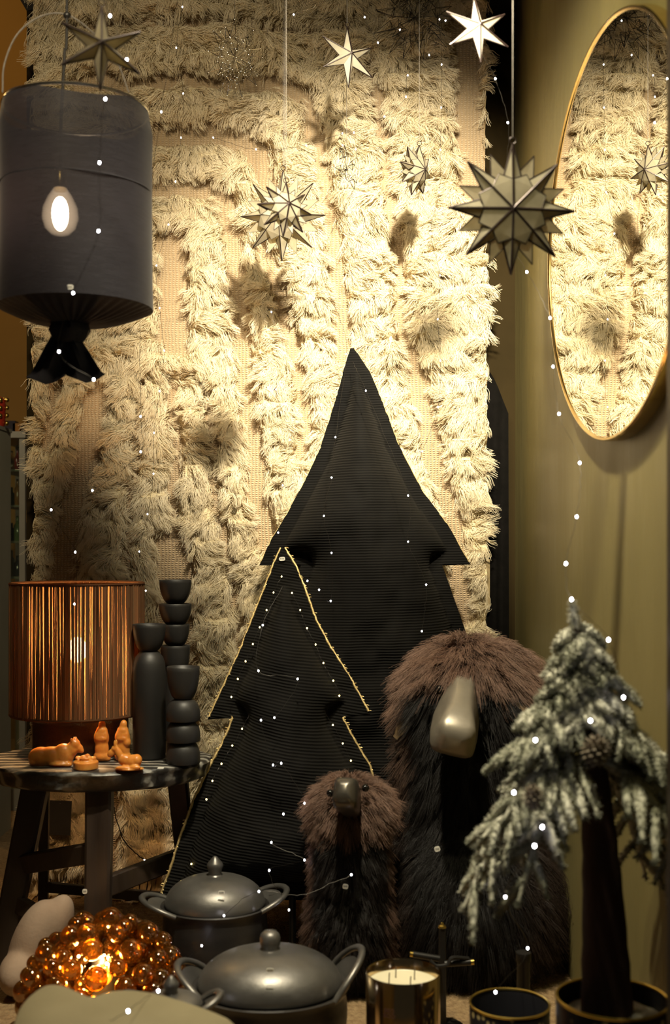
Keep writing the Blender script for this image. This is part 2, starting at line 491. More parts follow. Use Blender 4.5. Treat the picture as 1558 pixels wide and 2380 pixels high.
def mk_stoolwood():
    t = NT('blackened_wood'); co = t.coord((1, 1, 1))
    b = t.bsdf((0.03, 0.03, 0.03), 0.35)
    w = t.n('ShaderNodeTexWave', wave_type='RINGS'); w.inputs['Scale'].default_value = 9; w.inputs['Distortion'].default_value = 6; w.inputs['Detail'].default_value = 4
    t.l(co, w.inputs['Vector'])
    nz = t.noise(co, 14)
    t.l(t.ramp(w.outputs['Fac'], [(0.15, (0.020, 0.018, 0.016)), (0.6, (0.05, 0.047, 0.042)), (0.95, (0.26, 0.25, 0.22))]), b.inputs['Base Color'])
    mr = t.n('ShaderNodeMapRange'); t.l(nz, mr.inputs[0]); mr.inputs['To Min'].default_value = 0.25; mr.inputs['To Max'].default_value = 0.6
    t.l(mr.outputs[0], b.inputs['Roughness'])
    t.bump(b, t.noise(co, 40, 6), 0.5, 0.006)
    return t.done(b)
M['stoolwood'] = mk_stoolwood()
M['legwood'] = mat_noise('dark_stained_wood', (0.022, 0.014, 0.010), (0.045, 0.028, 0.018), 0.45, scale=18, stretch=(1, 1, 0.12), bump=0.4, bscale=60, rvar=0.12)
M['vase'] = mat_noise('matt_black_ceramic', (0.013, 0.012, 0.0115), (0.018, 0.017, 0.016), 0.5, scale=14, bump=0.1, bscale=120)

def mk_wax():
    t = NT('orange_beeswax'); co = t.coord((1, 1, 1))
    b = t.bsdf((0.62, 0.23, 0.04), 0.32, 0, Subsurface_Weight=0.6, Subsurface_Scale=0.012)
    b.inputs['Subsurface Radius'].default_value = (1.0, 0.45, 0.12)
    t.l(t.ramp(t.noise(co, 25), [(0.3, (0.58, 0.20, 0.03)), (0.7, (0.74, 0.32, 0.07))]), b.inputs['Base Color'])
    t.bump(b, t.noise(co, 120), 0.25, 0.002)
    return t.done(b)
M['wax'] = mk_wax()
M['clay_shaded'] = mat_noise('shaded_black_clay', (0.022, 0.020, 0.019), (0.045, 0.042, 0.039), 0.42, 0.3, scale=9, stretch=(1, 1, 2), bump=0.12, bscale=34, bdist=0.004, rvar=0.07)  # pot bodies: darker copy of the lid clay, shade put into the colour
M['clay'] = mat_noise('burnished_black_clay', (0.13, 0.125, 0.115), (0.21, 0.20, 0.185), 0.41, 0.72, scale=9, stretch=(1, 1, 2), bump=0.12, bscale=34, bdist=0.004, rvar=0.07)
def mk_amber():
    t = NT('amber_glass'); co = t.coord((1, 1, 1))
    c = t.ramp(t.noise(co, 2.5), [(0.3, (0.60, 0.33, 0.06)), (0.7, (0.84, 0.56, 0.16))])
    tp = t.n('ShaderNodeBsdfTransparent'); t.l(c, tp.inputs[0])
    b = t.bsdf((0.20, 0.10, 0.015), 0.15); b.inputs['Specular IOR Level'].default_value = 0.3
    tr = t.n('ShaderNodeBsdfTranslucent'); tr.inputs[0].default_value = (0.60, 0.33, 0.06, 1)
    g = t.n('ShaderNodeBsdfGlossy'); g.inputs['Color'].default_value = (1.0, 0.82, 0.55, 1); g.inputs['Roughness'].default_value = 0.06
    lw = t.n('ShaderNodeLayerWeight'); lw.inputs[0].default_value = 0.5
    m0 = t.n('ShaderNodeMixShader'); m0.inputs[0].default_value = 0.6; t.l(b.outputs[0], m0.inputs[1]); t.l(tr.outputs[0], m0.inputs[2])
    m1 = t.n('ShaderNodeMixShader'); m1.inputs[0].default_value = 0.24; t.l(tp.outputs[0], m1.inputs[1]); t.l(m0.outputs[0], m1.inputs[2])
    mr = t.n('ShaderNodeMapRange'); mr.inputs['To Min'].default_value = 0.14; mr.inputs['To Max'].default_value = 0.75; t.l(lw.outputs['Fresnel'], mr.inputs[0])
    m2 = t.n('ShaderNodeMixShader'); t.l(mr.outputs[0], m2.inputs[0]); t.l(m1.outputs[0], m2.inputs[1]); t.l(g.outputs[0], m2.inputs[2])
    return t.done(m2)
M['amber'] = mk_amber()
M['amber_glow'] = mat_emit('amber_lamp_bulb', (1.0, 0.60, 0.20), 60)
M['slab'] = mat_noise('pale_beige_stone', (0.235, 0.20, 0.11), (0.29, 0.25, 0.145), 0.6, scale=7, bump=0.25, bscale=40, bdist=0.004)
M['cushion'] = mat_noise('dusty_pink_felt', (0.32, 0.22, 0.15), (0.42, 0.31, 0.22), 0.9, scale=9, bump=0.3, bscale=160)
M['steel_gold'] = mat_noise('polished_bronze_steel', (0.62, 0.47, 0.28), (0.70, 0.55, 0.34), 0.13, 1.0, scale=6, stretch=(1, 1, 0.1))
M['candle_wax'] = mat_noise('ivory_wax', (0.72, 0.66, 0.46), (0.78, 0.72, 0.52), 0.45, scale=18)
M['wick'] = mat_noise('wick', (0.09, 0.07, 0.05), (0.14, 0.11, 0.08), 0.9, scale=90)
M['print'] = mat_noise('brown_print', (0.09, 0.035, 0.03), (0.11, 0.045, 0.035), 0.6, scale=90)
def mk_pattern():
    t = NT('dark_lacquer_with_gold_leaves'); co = t.coord((1, 1, 0.8))
    b = t.bsdf((0.012, 0.011, 0.014), 0.3)
    v = t.n('ShaderNodeTexVoronoi'); v.inputs['Scale'].default_value = 62; t.l(co, v.inputs['Vector'])
    f = t.ramp(v.outputs['Distance'], [(0.22, (1, 1, 1)), (0.34, (0, 0, 0))])
    mx = t.n('ShaderNodeMix', data_type='RGBA'); t.l(f, mx.inputs[0]); mx.inputs[6].default_value = (0.012, 0.011, 0.014, 1); mx.inputs[7].default_value = (0.30, 0.24, 0.11, 1)
    t.l(mx.outputs[2], b.inputs['Base Color'])
    return t.done(b)
M['pattern'] = mk_pattern()
M['pot_inside'] = mat_noise('black_lacquer', (0.006, 0.006, 0.010), (0.01, 0.01, 0.015), 0.6, scale=12)
M['snow'] = mat_noise('artificial_snow', (0.5, 0.48, 0.42), (0.72, 0.70, 0.62), 0.8, scale=60, bump=0.9, bscale=90, bdist=0.01)
M['bark'] = mat_noise('dark_red_bark', (0.026, 0.010, 0.008), (0.06, 0.027, 0.02), 0.8, scale=30, stretch=(1, 1, 0.3), bump=0.8, bscale=90, bdist=0.004)
def mk_needle():
    t = NT('snow_flocked_needles'); b = t.bsdf((0.5, 0.5, 0.4), 0.9)
    at = t.n('ShaderNodeAttribute'); at.attribute_name = 'flock'
    t.l(t.ramp(at.outputs['Fac'], [(0.0, (0.045, 0.06, 0.035)), (0.35, (0.40, 0.40, 0.30)), (0.75, (0.78, 0.76, 0.64)), (1.0, (0.80, 0.78, 0.68))]), b.inputs['Base Color'])
    t.bump(b, t.noise(t.coord(), 220), 0.7, 0.002)
    return t.done(b)
M['needle'] = mk_needle()
M['bronze'] = mat_noise('satin_bronze', (0.42, 0.38, 0.31), (0.52, 0.47, 0.39), 0.42, 0.8, scale=14, bump=0.08, bscale=60)
M['dark_bronze'] = mat_noise('dark_satin_bronze', (0.10, 0.09, 0.075), (0.15, 0.135, 0.11), 0.33, 0.7, scale=14)
M['muzzle'] = mat_noise('brushed_muzzle_metal', (0.22, 0.195, 0.155), (0.28, 0.25, 0.20), 0.40, 0.5, scale=14, stretch=(1, 1, 3), bump=0.06, bscale=80)
M['eye'] = mat_noise('black_glass_eye', (0.004, 0.004, 0.004), (0.008, 0.007, 0.006), 0.08, scale=10)
M['leather'] = mat_noise('tan_leather', (0.26, 0.17, 0.085), (0.34, 0.23, 0.12), 0.5, scale=24, bump=0.2)
M['sticker'] = mat_noise('white_sticker', (0.78, 0.76, 0.68), (0.84, 0.82, 0.74), 0.5, scale=40)
M['ink'] = mat_noise('dark_ink', (0.05, 0.05, 0.045), (0.07, 0.07, 0.06), 0.7, scale=60)
M['card'] = mat_noise('black_card', (0.012, 0.011, 0.010), (0.018, 0.017, 0.015), 0.6, scale=20)
M['label'] = mat_noise('tan_label_card', (0.30, 0.22, 0.10), (0.36, 0.27, 0.13), 0.7, scale=10)
M['white_metal'] = mat_noise('pale_painted_metal', (0.42, 0.40, 0.30), (0.50, 0.48, 0.37), 0.5, scale=5)
M['grey_metal'] = mat_noise('grey_shelf_metal', (0.20, 0.18, 0.14), (0.26, 0.24, 0.19), 0.45, scale=5)
def mk_glass(name, col, alpha):
    t = NT(name); g = t.n('ShaderNodeBsdfGlossy'); g.inputs['Color'].default_value = (*col, 1); g.inputs['Roughness'].default_value = 0.05
    tp = t.n('ShaderNodeBsdfTransparent'); tp.inputs[0].default_value = (*col, 1)
    m = t.n('ShaderNodeMixShader'); m.inputs[0].default_value = alpha; t.l(tp.outputs[0], m.inputs[1]); t.l(g.outputs[0], m.inputs[2])
    return t.done(m)
M['pane'] = mk_glass('clear_shelf_glass', (0.85, 0.9, 0.82), 0.12)
for nm, c in (('bottle_green', (0.10, 0.14, 0.06)), ('bottle_clear', (0.45, 0.42, 0.36)), ('bottle_red', (0.16, 0.02, 0.015)), ('bottle_amber', (0.22, 0.10, 0.03)), ('bottle_dark', (0.03, 0.025, 0.03))):
    M[nm] = mat_noise(nm + '_glass', c, tuple(k * 1.4 for k in c), 0.12, scale=14)
M['red_glass'] = mat_noise('ruby_glass', (0.42, 0.03, 0.015), (0.62, 0.06, 0.02), 0.1, scale=14, Emission_Strength=0.0)

# ------------------------------------------------------------------ setting
DR = 3.45                  # rug ground
DB = 3.58                  # back wall face
XW = 0.545                 # right wall face
def struct(name, mb, mat, smooth=False):
    return tag(mb.build(name, mat, None, smooth), kind='structure')
struct('floor', MB().box((-1.2, 3.6, -0.05), (4.6, 5.2, 0.1)), M['carpet'])
xl = (62 - CX) / F * DB
struct('ceiling', MB().box(((xl + XW + .1) / 2, 2.36, 2.67), (XW + .1 - xl, 2.66, 0.1)), M['ceiling'])
struct('ceiling', MB().box((-1.2, 3.65, 4.25), (4.6, 5.3, 0.1)), M['ceiling'])
struct('wall_back', MB().box(((xl + XW + 0.1) / 2, DB + 0.05, 1.31), (XW + 0.1 - xl, 0.1, 2.62)), M['brown_wall'])
struct('wall_right', MB().box((XW + 0.06, 2.62, 1.31), (0.12, 1.92, 2.62)), M['olive'])
struct('wall_far', MB().box((-2.2, 6.2, 2.1), (3.4, 0.1, 4.2)), M['far_wall'])
struct('wall_left', MB().box((-3.4, 3.6, 2.1), (0.1, 5.2, 4.2)), M['far_wall'])
# the shop window's right-hand frame post, seen as a thin dark edge
jp = P(1553, 1270, 1.66)
struct('window_1', MB().box((jp.x + 0.03, 1.64, 1.31), (0.06, 0.05, 2.62)), M['jamb'])

# ------------------------------------------------------------------ shag rug
def rug_px(x, y, off=0.0):
    """rug point from rug coordinates (photo pixels on the rug plane) and height of the pile"""
    X = (x - CX) / F * DR
    Z = H - (y - YH) / F * DR
    Y = DR - off + 0.02 * vnoise(x / 260.0, y / 420.0, 5) + 0.012 * vnoise(x / 90.0, y / 300.0, 6)
    return np.stack([X, Y, Z], -1)
FLAT = [  # woven bands between the pile: (points, half width)
    ([(190, 62), (480, 58), (700, 70), (860, 60)], 9),
    ([(190, 200), (420, 190), (640, 195), (712, 225), (735, 330), (745, 420), (770, 560), (790, 720), (800, 830)], 20),
    ([(300, 318), (480, 310), (575, 325), (610, 380), (625, 470)], 25),
    ([(310, 432), (450, 432), (515, 455), (540, 520), (548, 620), (560, 760), (572, 900), (588, 1040), (600, 1150), (620, 1260)], 22),
    ([(400, 560), (402, 640), (406, 790)], 36),
    ([(600, 560), (640, 640), (660, 720), (685, 830), (708, 950), (700, 1050)], 17),
    ([(850, 150), (872, 230), (893, 330), (905, 440), (918, 560), (925, 640), (937, 770), (960, 860)], 15),
    ([(960, 860), (985, 930), (1000, 1010), (1020, 1100), (1045, 1190), (1062, 1300), (1075, 1420)], 26),
    ([(1068, 60), (1078, 160), (1085, 260), (1092, 350), (1098, 430)], 33),
    ([(235, 900), (222, 960), (206, 1040), (180, 1140), (158, 1250), (150, 1360), (150, 1700)], 32),
    ([(132, 890), (122, 960), (116, 1030)], 16),
    ([(330, 880), (322, 1000), (312, 1120), (300, 1250), (296, 1400)], 8),
    ([(402, 900), (408, 1050), (406, 1180), (402, 1280)], 12),
    ([(402, 1260), (405, 1350), (410, 1500), (415, 1700)], 40),
    ([(478, 880), (492, 1000), (500, 1120), (520, 1240), (545, 1340), (560, 1500)], 10),
    ([(820, 850), (850, 1000), (840, 1200)], 12),
    ([(250, 1700), (260, 1900), (255, 2080)], 18),
]
RX0, RX1, RY0, RY1 = 84, 1128, -14, 2060
gx = np.arange(RX0, RX1 + 1, 4.0); gy = np.arange(RY0, RY1 + 1, 4.0)
GX, GY = np.meshgrid(gx, gy)
fd = np.full(GX.shape, 1e9)
wx = GX + 7 * vnoise(GX / 14, GY / 14, 21) + 4 * vnoise(GX / 6, GY / 6, 22)
wy = GY + 7 * vnoise(GX / 14, GY / 14, 23)
for pts, hw in FLAT:
    for (ax, ay), (bx, by) in zip(pts[:-1], pts[1:]):
        dx, dy = bx - ax, by - ay
        t = np.clip(((wx - ax) * dx + (wy - ay) * dy) / (dx * dx + dy * dy), 0, 1)
        fd = np.minimum(fd, np.hypot(wx - ax - t * dx, wy - ay - t * dy) - hw + 1)
fd = np.where(GY > 2000, np.minimum(fd, 2015 - GY), fd)
pile = np.clip(fd / 20, 0, 1); pile = sm(pile)            # 0 flat weave, 1 pile
lump = 0.5 + 0.55 * vnoise(GX / 62 + 0.5 * vnoise(GX / 40, GY / 40, 30), GY / 21, 31) + 0.28 * vnoise(GX / 18, GY / 9, 32)
off = pile * (0.012 + 0.050 * np.clip(lump, 0, 1.4))
rug = thing('shag_rug', (float((607 - CX) / F * DR), DR, 0.0), 'large cream shaggy wool rug with woven bands hung on the back wall', 'rug')
V = rug_px(GX.ravel(), GY.ravel(), off.ravel())
np_mesh('woven_ground', V, grid_faces(len(gy), len(gx)), M['rug_base'], rug, attrs={'flat': (1 - pile).ravel()})

NS = 280000
sx = rng.uniform(RX0, RX1, NS * 2); sy = rng.uniform(RY0, 2020, NS * 2)
ix = ((sx - RX0) / 4).astype(int); iy = ((sy - RY0) / 4).astype(int)
keep = (fd[iy, ix] > rng.uniform(0, 5, NS * 2))
sx, sy, ix, iy = sx[keep][:NS], sy[keep][:NS], ix[keep][:NS], iy[keep][:NS]
NS = len(sx)
# clumps: a jittered cell each strand belongs to, sharing its centre line
cw, ch = 17.0, 12.0
jx = sx + rng.normal(0, 4, NS); jy = sy + rng.normal(0, 3, NS)
ci = np.floor(jx / cw).astype(int) + 60; cj = np.floor(jy / ch).astype(int) + 60
cr = np.random.default_rng(5).uniform(0, 1, (5, 400, 400))
pc = cr[:, ci % 400, cj % 400]
ccx = (ci - 60 + 0.2 + 0.6 * pc[0]) * cw; ccy = (cj - 60 + 0.2 + 0.6 * pc[1]) * ch
flow = 2.0 * vnoise(ccx / 85, ccy / 34, 41) + 0.7 * vnoise(ccx / 30, ccy / 16, 42)
ang = -math.pi / 2 + flow * 1.25 + (pc[2] - 0.5) * 0.9     # in the plane of the rug, down is -90 degrees
K = 8
def curve_of(a, ln, lift, wig, ph, n):
    """offsets of a tuft's line: up out of the rug, then over and hanging"""
    s = np.linspace(0, 1, K)[None, :]
    up = lift[:, None] * np.sin(np.clip(s * 1.25, 0, 1) * math.pi * 0.55)
    lay = ln[:, None] * (0.25 * s + 0.75 * s * s)
    w = wig[:, None] * np.sin(s * 9.0 + ph[:, None]) * s
    x = np.cos(a)[:, None] * lay - np.sin(a)[:, None] * w
    z = np.sin(a)[:, None] * lay + np.cos(a)[:, None] * w - 0.010 * s * s
    return np.stack([x, -up, z], -1)
base_ln = 0.024 + 0.016 * pc[3] + 0.008 * vnoise(ccx / 50, ccy / 50, 44)
base_ln = base_ln * np.clip(0.62 + fd[iy, ix] / 50, 0.62, 1.0)      # shorter beside the woven bands
lift_c = 0.016 + 0.014 * pc[4]
own = curve_of(ang + rng.normal(0, 0.32, NS), base_ln * rng.uniform(0.75, 1.25, NS), lift_c * rng.uniform(0.7, 1.2, NS), 0.0028 * rng.uniform(0.3, 1.3, NS), pc[0] * 6 + rng.normal(0, .5, NS), NS)
cl = curve_of(ang, base_ln, lift_c, 0.003 + 0 * ang, pc[0] * 6, NS)
r_own = rug_px(sx, sy, off[iy, ix] * 0.85)
r_cl = rug_px(ccx, ccy, off[iy, ix] * 0.85)
s = np.linspace(0, 1, K)[None, :, None]
pull = 0.50 * s ** 1.1
pts = (r_own[:, None, :] + own) * (1 - pull) + (r_cl[:, None, :] + cl) * pull
rnd = np.clip(0.25 + 0.5 * pc[1] + rng.normal(0, 0.16, NS) + 0.15 * vnoise(sx / 40, sy / 40, 47), 0, 1)
hair('pile', pts, 0.00080, 0.00028, rnd, M['wool'], rug)
# edges overhang to the sides
# fringe at the foot of the rug
nf = 5200
fx = rng.uniform(RX0, 560, nf); cfx = np.round(fx / 9) * 9 + rng.normal(0, 1, nf)
r0 = rug_px(fx, np.full(nf, 2010.0), 0.004)
ss = np.linspace(0, 1, 7)[None, :]
ln = 0.10 + 0.05 * vnoise(cfx / 9, cfx * 0, 61)
fz = r0[:, 2][:, None] - ss * ln[:, None]
fxp = r0[:, 0][:, None] + ((cfx - fx) / F * DR)[:, None] * ss * 0.8 + 0.012 * vnoise(cfx[:, None] / 5 + ss * 2.2, cfx[:, None] * 0.3, 63) * ss
fyp = r0[:, 1][:, None] - 0.01 - 0.05 * ss * ss
low = np.maximum(0, 0.006 - fz)
fyp = fyp - low * 1.2; fz = np.maximum(fz, 0.006)
hair('fringe', np.stack([fxp, fyp, fz], -1), 0.0008, 0.0006, rng.uniform(0, 1, nf), M['fringe'], rug)
# sewn label at the lower right edge and black swing tag
lb = MB(); a = P(1094, 1300, 3.505); b2 = P(1139, 1416, 3.505)
lb.box(((a.x + b2.x) / 2, 3.505, (a.z + b2.z) / 2), (b2.x - a.x, 0.002, a.z - b2.z))
lab = lb.build('label_strip', M['label'], rug, False); lab['label'] = 'tan card strip with one letter'
c = P(1111, 1400, 3.503)
text_mesh('N', 0.03, M['ink'], Matrix.Translation(c) @ Euler((math.pi / 2, math.pi / 2, 0)).to_matrix().to_4x4(), 'letter', lab)
tg = MB(); c = P(140, 1901, 3.36); tg.box(c, (0.062, 0.0015, 0.098), (0, 0.04, 0))
st = tg.build('swing_tag', M['card'], rug, False); st['label'] = 'black blank card tag'
MB().tube([P(140, 1868, 3.358), P(138, 1850, 3.39), P(139, 1835, 3.43)], 0.0007, 5).build('tag_string', M['thread'], st)

# black cloth hanging in the corner beside the rug
V = []; yb = np.linspace(0, 1, 30); nu = 15
for v in yb:
    for u in np.linspace(0, 1, nu):
        x0, x1 = P(1112, 0, 3.50).x, P(1186, 0, 3.50).x
        ztop = P(0, 830 + 130 * u ** 1.6, 3.52).z
        V.append((x0 + (x1 - x0) * u, 3.535 - 0.014 * math.sin(u * 13 + v * 2) * (0.3 + v) - 0.01 * v, 0.03 + (ztop - 0.03) * (1 - v)))
n0 = len(V); V += [(x, y + .006, z) for x, y, z in V]
fq = [(k * nu + j, k * nu + j + 1, (k + 1) * nu + j + 1, (k + 1) * nu + j) for k in range(29) for j in range(nu - 1)]
solo('black_cloth', MB().add(V, fq + [tuple(i + n0 for i in q[::-1]) for q in fq]), M['black_cloth'], (P(1150, 0, 3.52).x, 3.53, 0.03), 'black cloth hanging in the dark corner between rug and olive wall', 'cloth', sharp=0)

# ------------------------------------------------------------------ oval mirror on the right wall
mc_d, mc_h, ma, mbx, mt = 2.30, 0.607, 0.579, 0.393, math.radians(12.5)
def mir(t, k=1.0, x=XW):
    u, v = ma * k * math.cos(t), mbx * k * math.sin(t)
    return Vector((x, mc_d + u * math.cos(mt) - v * math.sin(mt), H + mc_h + u * math.sin(mt) + v * math.cos(mt)))
mirror = thing('oval_mirror', (XW, mc_d, H + mc_h - mbx), 'large oval wall mirror in a thin brass frame reflecting the rug', 'mirror')
N = 120
g = MB()
ring_in = [mir(2 * math.pi * i / N, 0.992, XW - 0.0245) for i in range(N)]
ring_b = [mir(2 * math.pi * i / N, 0.992, XW - 0.004) for i in range(N)]
g.add(ring_in + ring_b, [tuple(range(N)), tuple(range(2 * N - 1, N - 1, -1))] + [(i, (i + 1) % N, N + (i + 1) % N, N + i) for i in range(N)])
g.build('mirror_glass', M['mirror'], mirror, False)
fr = MB()
prof = [(0.990, 0.026), (0.996, 0.0285), (1.004, 0.0285), (1.010, 0.025), (1.010, 0.001), (0.990, 0.001)]
pts = []
for i in range(N):
    t = 2 * math.pi * i / N
    for k, x in prof: pts.append(mir(t, k, XW - x))
m = len(prof)
fr.add(pts, [(i * m + j, i * m + (j + 1) % m, ((i + 1) % N) * m + (j + 1) % m, ((i + 1) % N) * m + j) for i in range(N) for j in range(m)])
fr.build('frame', M['brass'], mirror, True, 35)

# ------------------------------------------------------------------ corduroy tree cushions
def seg_dist(x, y, poly):
    d = np.full(x.shape, 1e9)
    n = len(poly)
    for i in range(n):
        ax, ay = poly[i]; bx, by = poly[(i + 1) % n]
        dx, dy = bx - ax, by - ay; L = dx * dx + dy * dy
        if L == 0: continue
        t = np.clip(((x - ax) * dx + (y - ay) * dy) / L, 0, 1)
        d = np.minimum(d, np.hypot(x - ax - t * dx, y - ay - t * dy))
    return d
def tree_cushion(name, label, upL, upR, loL, loR, d_top, d_bot, T, flange, mat, trimspec, cat='cushion'):
    y0, y1 = upL[0][1], loL[-1][1]
    zb = P(0, y1, d_bot).z
    zt = P(0, y0, d_top).z
    def depth(y):      # the cushion leans back: solve the plane at each photo row
        t = (np.asarray(y, float) - y0) / (y1 - y0)
        # plane through top and bottom points: d = d_top + k*(zt - z); z = H-(y-YH)/F*d
        k = (d_bot - d_top) / (zt - zb)
        yy = (np.asarray(y, float) - YH) / F
        return (d_top + k * (zt - H)) / (1 - k * yy)
    poly = upL + loL + loR[::-1] + upR[::-1]
    def lim(side, y): return np.interp(y, [p[1] for p in side], [p[0] for p in side])
    yu1, yl0 = upL[-1][1], loL[0][1]
    from mathutils.geometry import delaunay_2d_cdt
    bnd = []
    for (ax, ay), (bx_, by_) in zip(poly, poly[1:] + poly[:1]):
        k = max(1, int(math.hypot(bx_ - ax, by_ - ay) / 6))
        bnd += [(ax + (bx_ - ax) * t / k, ay + (by_ - ay) * t / k) for t in range(k)]
    xs = np.array([p[0] for p in poly])
    gx_, gy_ = np.meshgrid(np.arange(xs.min(), xs.max(), 6.5), np.arange(y0, y1, 6.0))
    gx_[1::2] += 3.2
    gx_, gy_ = gx_.ravel(), gy_.ravel()
    ins = np.zeros(len(gx_), bool); n = len(poly)
    for i in range(n):
        ax, ay = poly[i]; bx_, by_ = poly[(i + 1) % n]
        if ay != by_:
            cr_ = ((ay > gy_) != (by_ > gy_)) & (gx_ < (bx_ - ax) * (gy_ - ay) / (by_ - ay) + ax)
            ins ^= cr_
    ins &= seg_dist(gx_, gy_, poly) > 4.0
    nb = len(bnd)
    vin = [Vector(p) for p in bnd] + [Vector((a, b)) for a, b in zip(gx_[ins], gy_[ins])]
    vo, eo, fo = delaunay_2d_cdt(vin, [(i, (i + 1) % nb) for i in range(nb)], [], 1, 0.01)[:3]
    XX = np.array([v[0] for v in vo]); YY = np.array([v[1] for v in vo]); gf = np.array([f_ for f_ in fo if len(f_) == 3])
    a_, b_, c_ = gf[:, 0], gf[:, 1], gf[:, 2]
    area = (XX[b_] - XX[a_]) * (YY[c_] - YY[a_]) - (XX[c_] - XX[a_]) * (YY[b_] - YY[a_])
    gf[area < 0] = gf[area < 0][:, ::-1]
    dist = seg_dist(XX, YY, poly)
    h = np.clip((dist - flange) / (T * 1.0), 0, 1)
    h = np.sqrt(np.clip(1 - (1 - h) ** 2, 0, 1))
    # stuffing creases radiating from the notches
    for (nx_, ny_), sgn in ((loL[0], 1), (loR[0], -1)):
        ux, uy = (XX - nx_) * sgn, (YY - ny_)
        rr_ = np.hypot(ux, uy)
        for ca, wd, dp in ((-0.62, 0.20, 0.20),):
            da = np.arctan2(uy, ux) - ca
            h = h - dp * np.exp(-(da / wd) ** 2) * np.exp(-((rr_ - 80) / 75) ** 2) * np.clip((dist - flange) / 25, 0, 1)
    h = np.maximum(h, 0)
    ea = np.concatenate([gf[:, [0, 1]], gf[:, [1, 2]], gf[:, [2, 0]]]); deg = np.bincount(ea[:, 0], minlength=len(h)) + np.bincount(ea[:, 1], minlength=len(h))
    msk = np.clip((dist - flange) / 30, 0, 1)
    for _ in range(26):
        av = (np.bincount(ea[:, 0], h[ea[:, 1]], len(h)) + np.bincount(ea[:, 1], h[ea[:, 0]], len(h))) / np.maximum(deg, 1)
        h = h + (av - h) * msk * 0.8
    h = h * (1 + 0.10 * vnoise(XX / 70, YY / 55, 71) + 0.04 * vnoise(XX / 26, YY / 34, 72))
    D = depth(YY)
    tpx = T * 0.84 / F * D
    X = (XX - CX) / F * D; Z = H - (YY - YH) / F * D
    rip = 0.003 * vnoise(XX / 30, YY / 18, 73) * np.clip(1 - (dist - flange) / 8, 0, 1)
    front = np.stack([X, D - 0.006 - h * tpx + rip, Z], -1)
    back = np.stack([X, D + 0.004 + h * tpx * 0.5 + rip, Z], -1)
    n = len(XX)
    ed = {}
    for q in gf:
        for u_, v_ in ((q[0], q[1]), (q[1], q[2]), (q[2], q[0])): ed[(int(u_), int(v_))] = 1
    side = np.array([t for (u_, v_) in ed if (v_, u_) not in ed for t in ((v_, u_, u_ + n), (v_, u_ + n, v_ + n))])
    root = thing(name, (P((loL[-1][0] + loR[-1][0]) / 2, y1, d_bot).x, d_bot, 0), label, cat)
    np_mesh('body', np.concatenate([front, back]), np.concatenate([gf, gf[:, ::-1] + n, side]), mat, root)
    # braid along the edges
    tm = MB()
    rr = np.random.default_rng(9)
    for edge, size in trimspec:
        path = []
        for (ax, ay), (bx, by) in zip(edge[:-1], edge[1:]):
            k = max(2, int(math.hypot(bx - ax, by - ay) / 7))
            for i in range(k):
                t = i / k; y = ay + (by - ay) * t
                dd = float(depth(y)) - 0.006
                path.append(P(ax + (bx - ax) * t + rr.normal(0, .5), y, dd))
        tm.tube(path, [size * rr.uniform(.8, 1.3) for _ in path], 6)
        if size > 0.002:
            for p in path:
                if rr.uniform() < 0.75:
                    q = p + Vector((rr.uniform(-1, 1) * .006 + (0.004 if edge[-1][0] > edge[0][0] else -0.002), -0.002, rr.uniform(-.002, .005)))
                    tm.tube([p, p.lerp(q, .6) + Vector((0, 0, .001)), q], [size * .5, size * .45, size * .3], 4)
    tm.build('braid_trim', M['trim'], root)
    return root, depth
upL = [(813, 810), (800, 855), (780, 930), (745, 1040), (702, 1130), (655, 1215), (632, 1250), (603, 1314)]
upR = [(824, 810), (842, 838), (860, 865), (888, 930), (930, 1040), (985, 1145), (1040, 1218), (1094, 1312)]
loL = [(700, 1314), (650, 1420), (590, 1580), (530, 1760), (470, 1950), (430, 2090)]
loR = [(1028, 1314), (1073, 1440), (1125, 1590), (1180, 1800), (1225, 2090)]
big_tree, dep_big = tree_cushion('tree_cushion', 'large black corduroy tree shaped cushion leaning on the rug, behind everything', upL, upR, loL, loR, 3.33, 3.13, 150, 30, M['cord_a'],
    [(upR, 0.0011), (upL, 0.0008)])
upL = [(652, 1273), (640, 1302), (625, 1338), (590, 1425), (560, 1505), (535, 1560), (510, 1612), (483, 1672)]
upR = [(663, 1273), (690, 1318), (712, 1375), (735, 1440), (770, 1505), (812, 1570), (835, 1612), (861, 1660)]
loL = [(541, 1668), (520, 1720), (485, 1785), (450, 1860), (420, 1940), (395, 2020), (372, 2082)]
loR = [(797, 1668), (828, 1725), (862, 1782), (884, 1870), (892, 1970), (895, 2082)]
small_tree, dep_small = tree_cushion('tree_cushion', 'smaller black corduroy tree cushion with gold braid edge and warm fairy lights', upL, upR, loL, loR, 2.99, 2.80, 120, 38, M['cord_b'],
    [(upR, 0.0026), (upL, 0.0024), (loL, 0.003), (loR, 0.0026)])
def trunk(root, px, ytop, d, r):
    p = P(px, ytop, d)
    MB().lathe([(r, 0), (r, p.z + 0.04)], 14, (p.x, d + 0.02, 0.0)).build('trunk', M['black_iron'], root)
trunk(small_tree, 679, 2085, 2.80, 0.0085)
trunk(big_tree, 830, 2095, 3.13, 0.03)

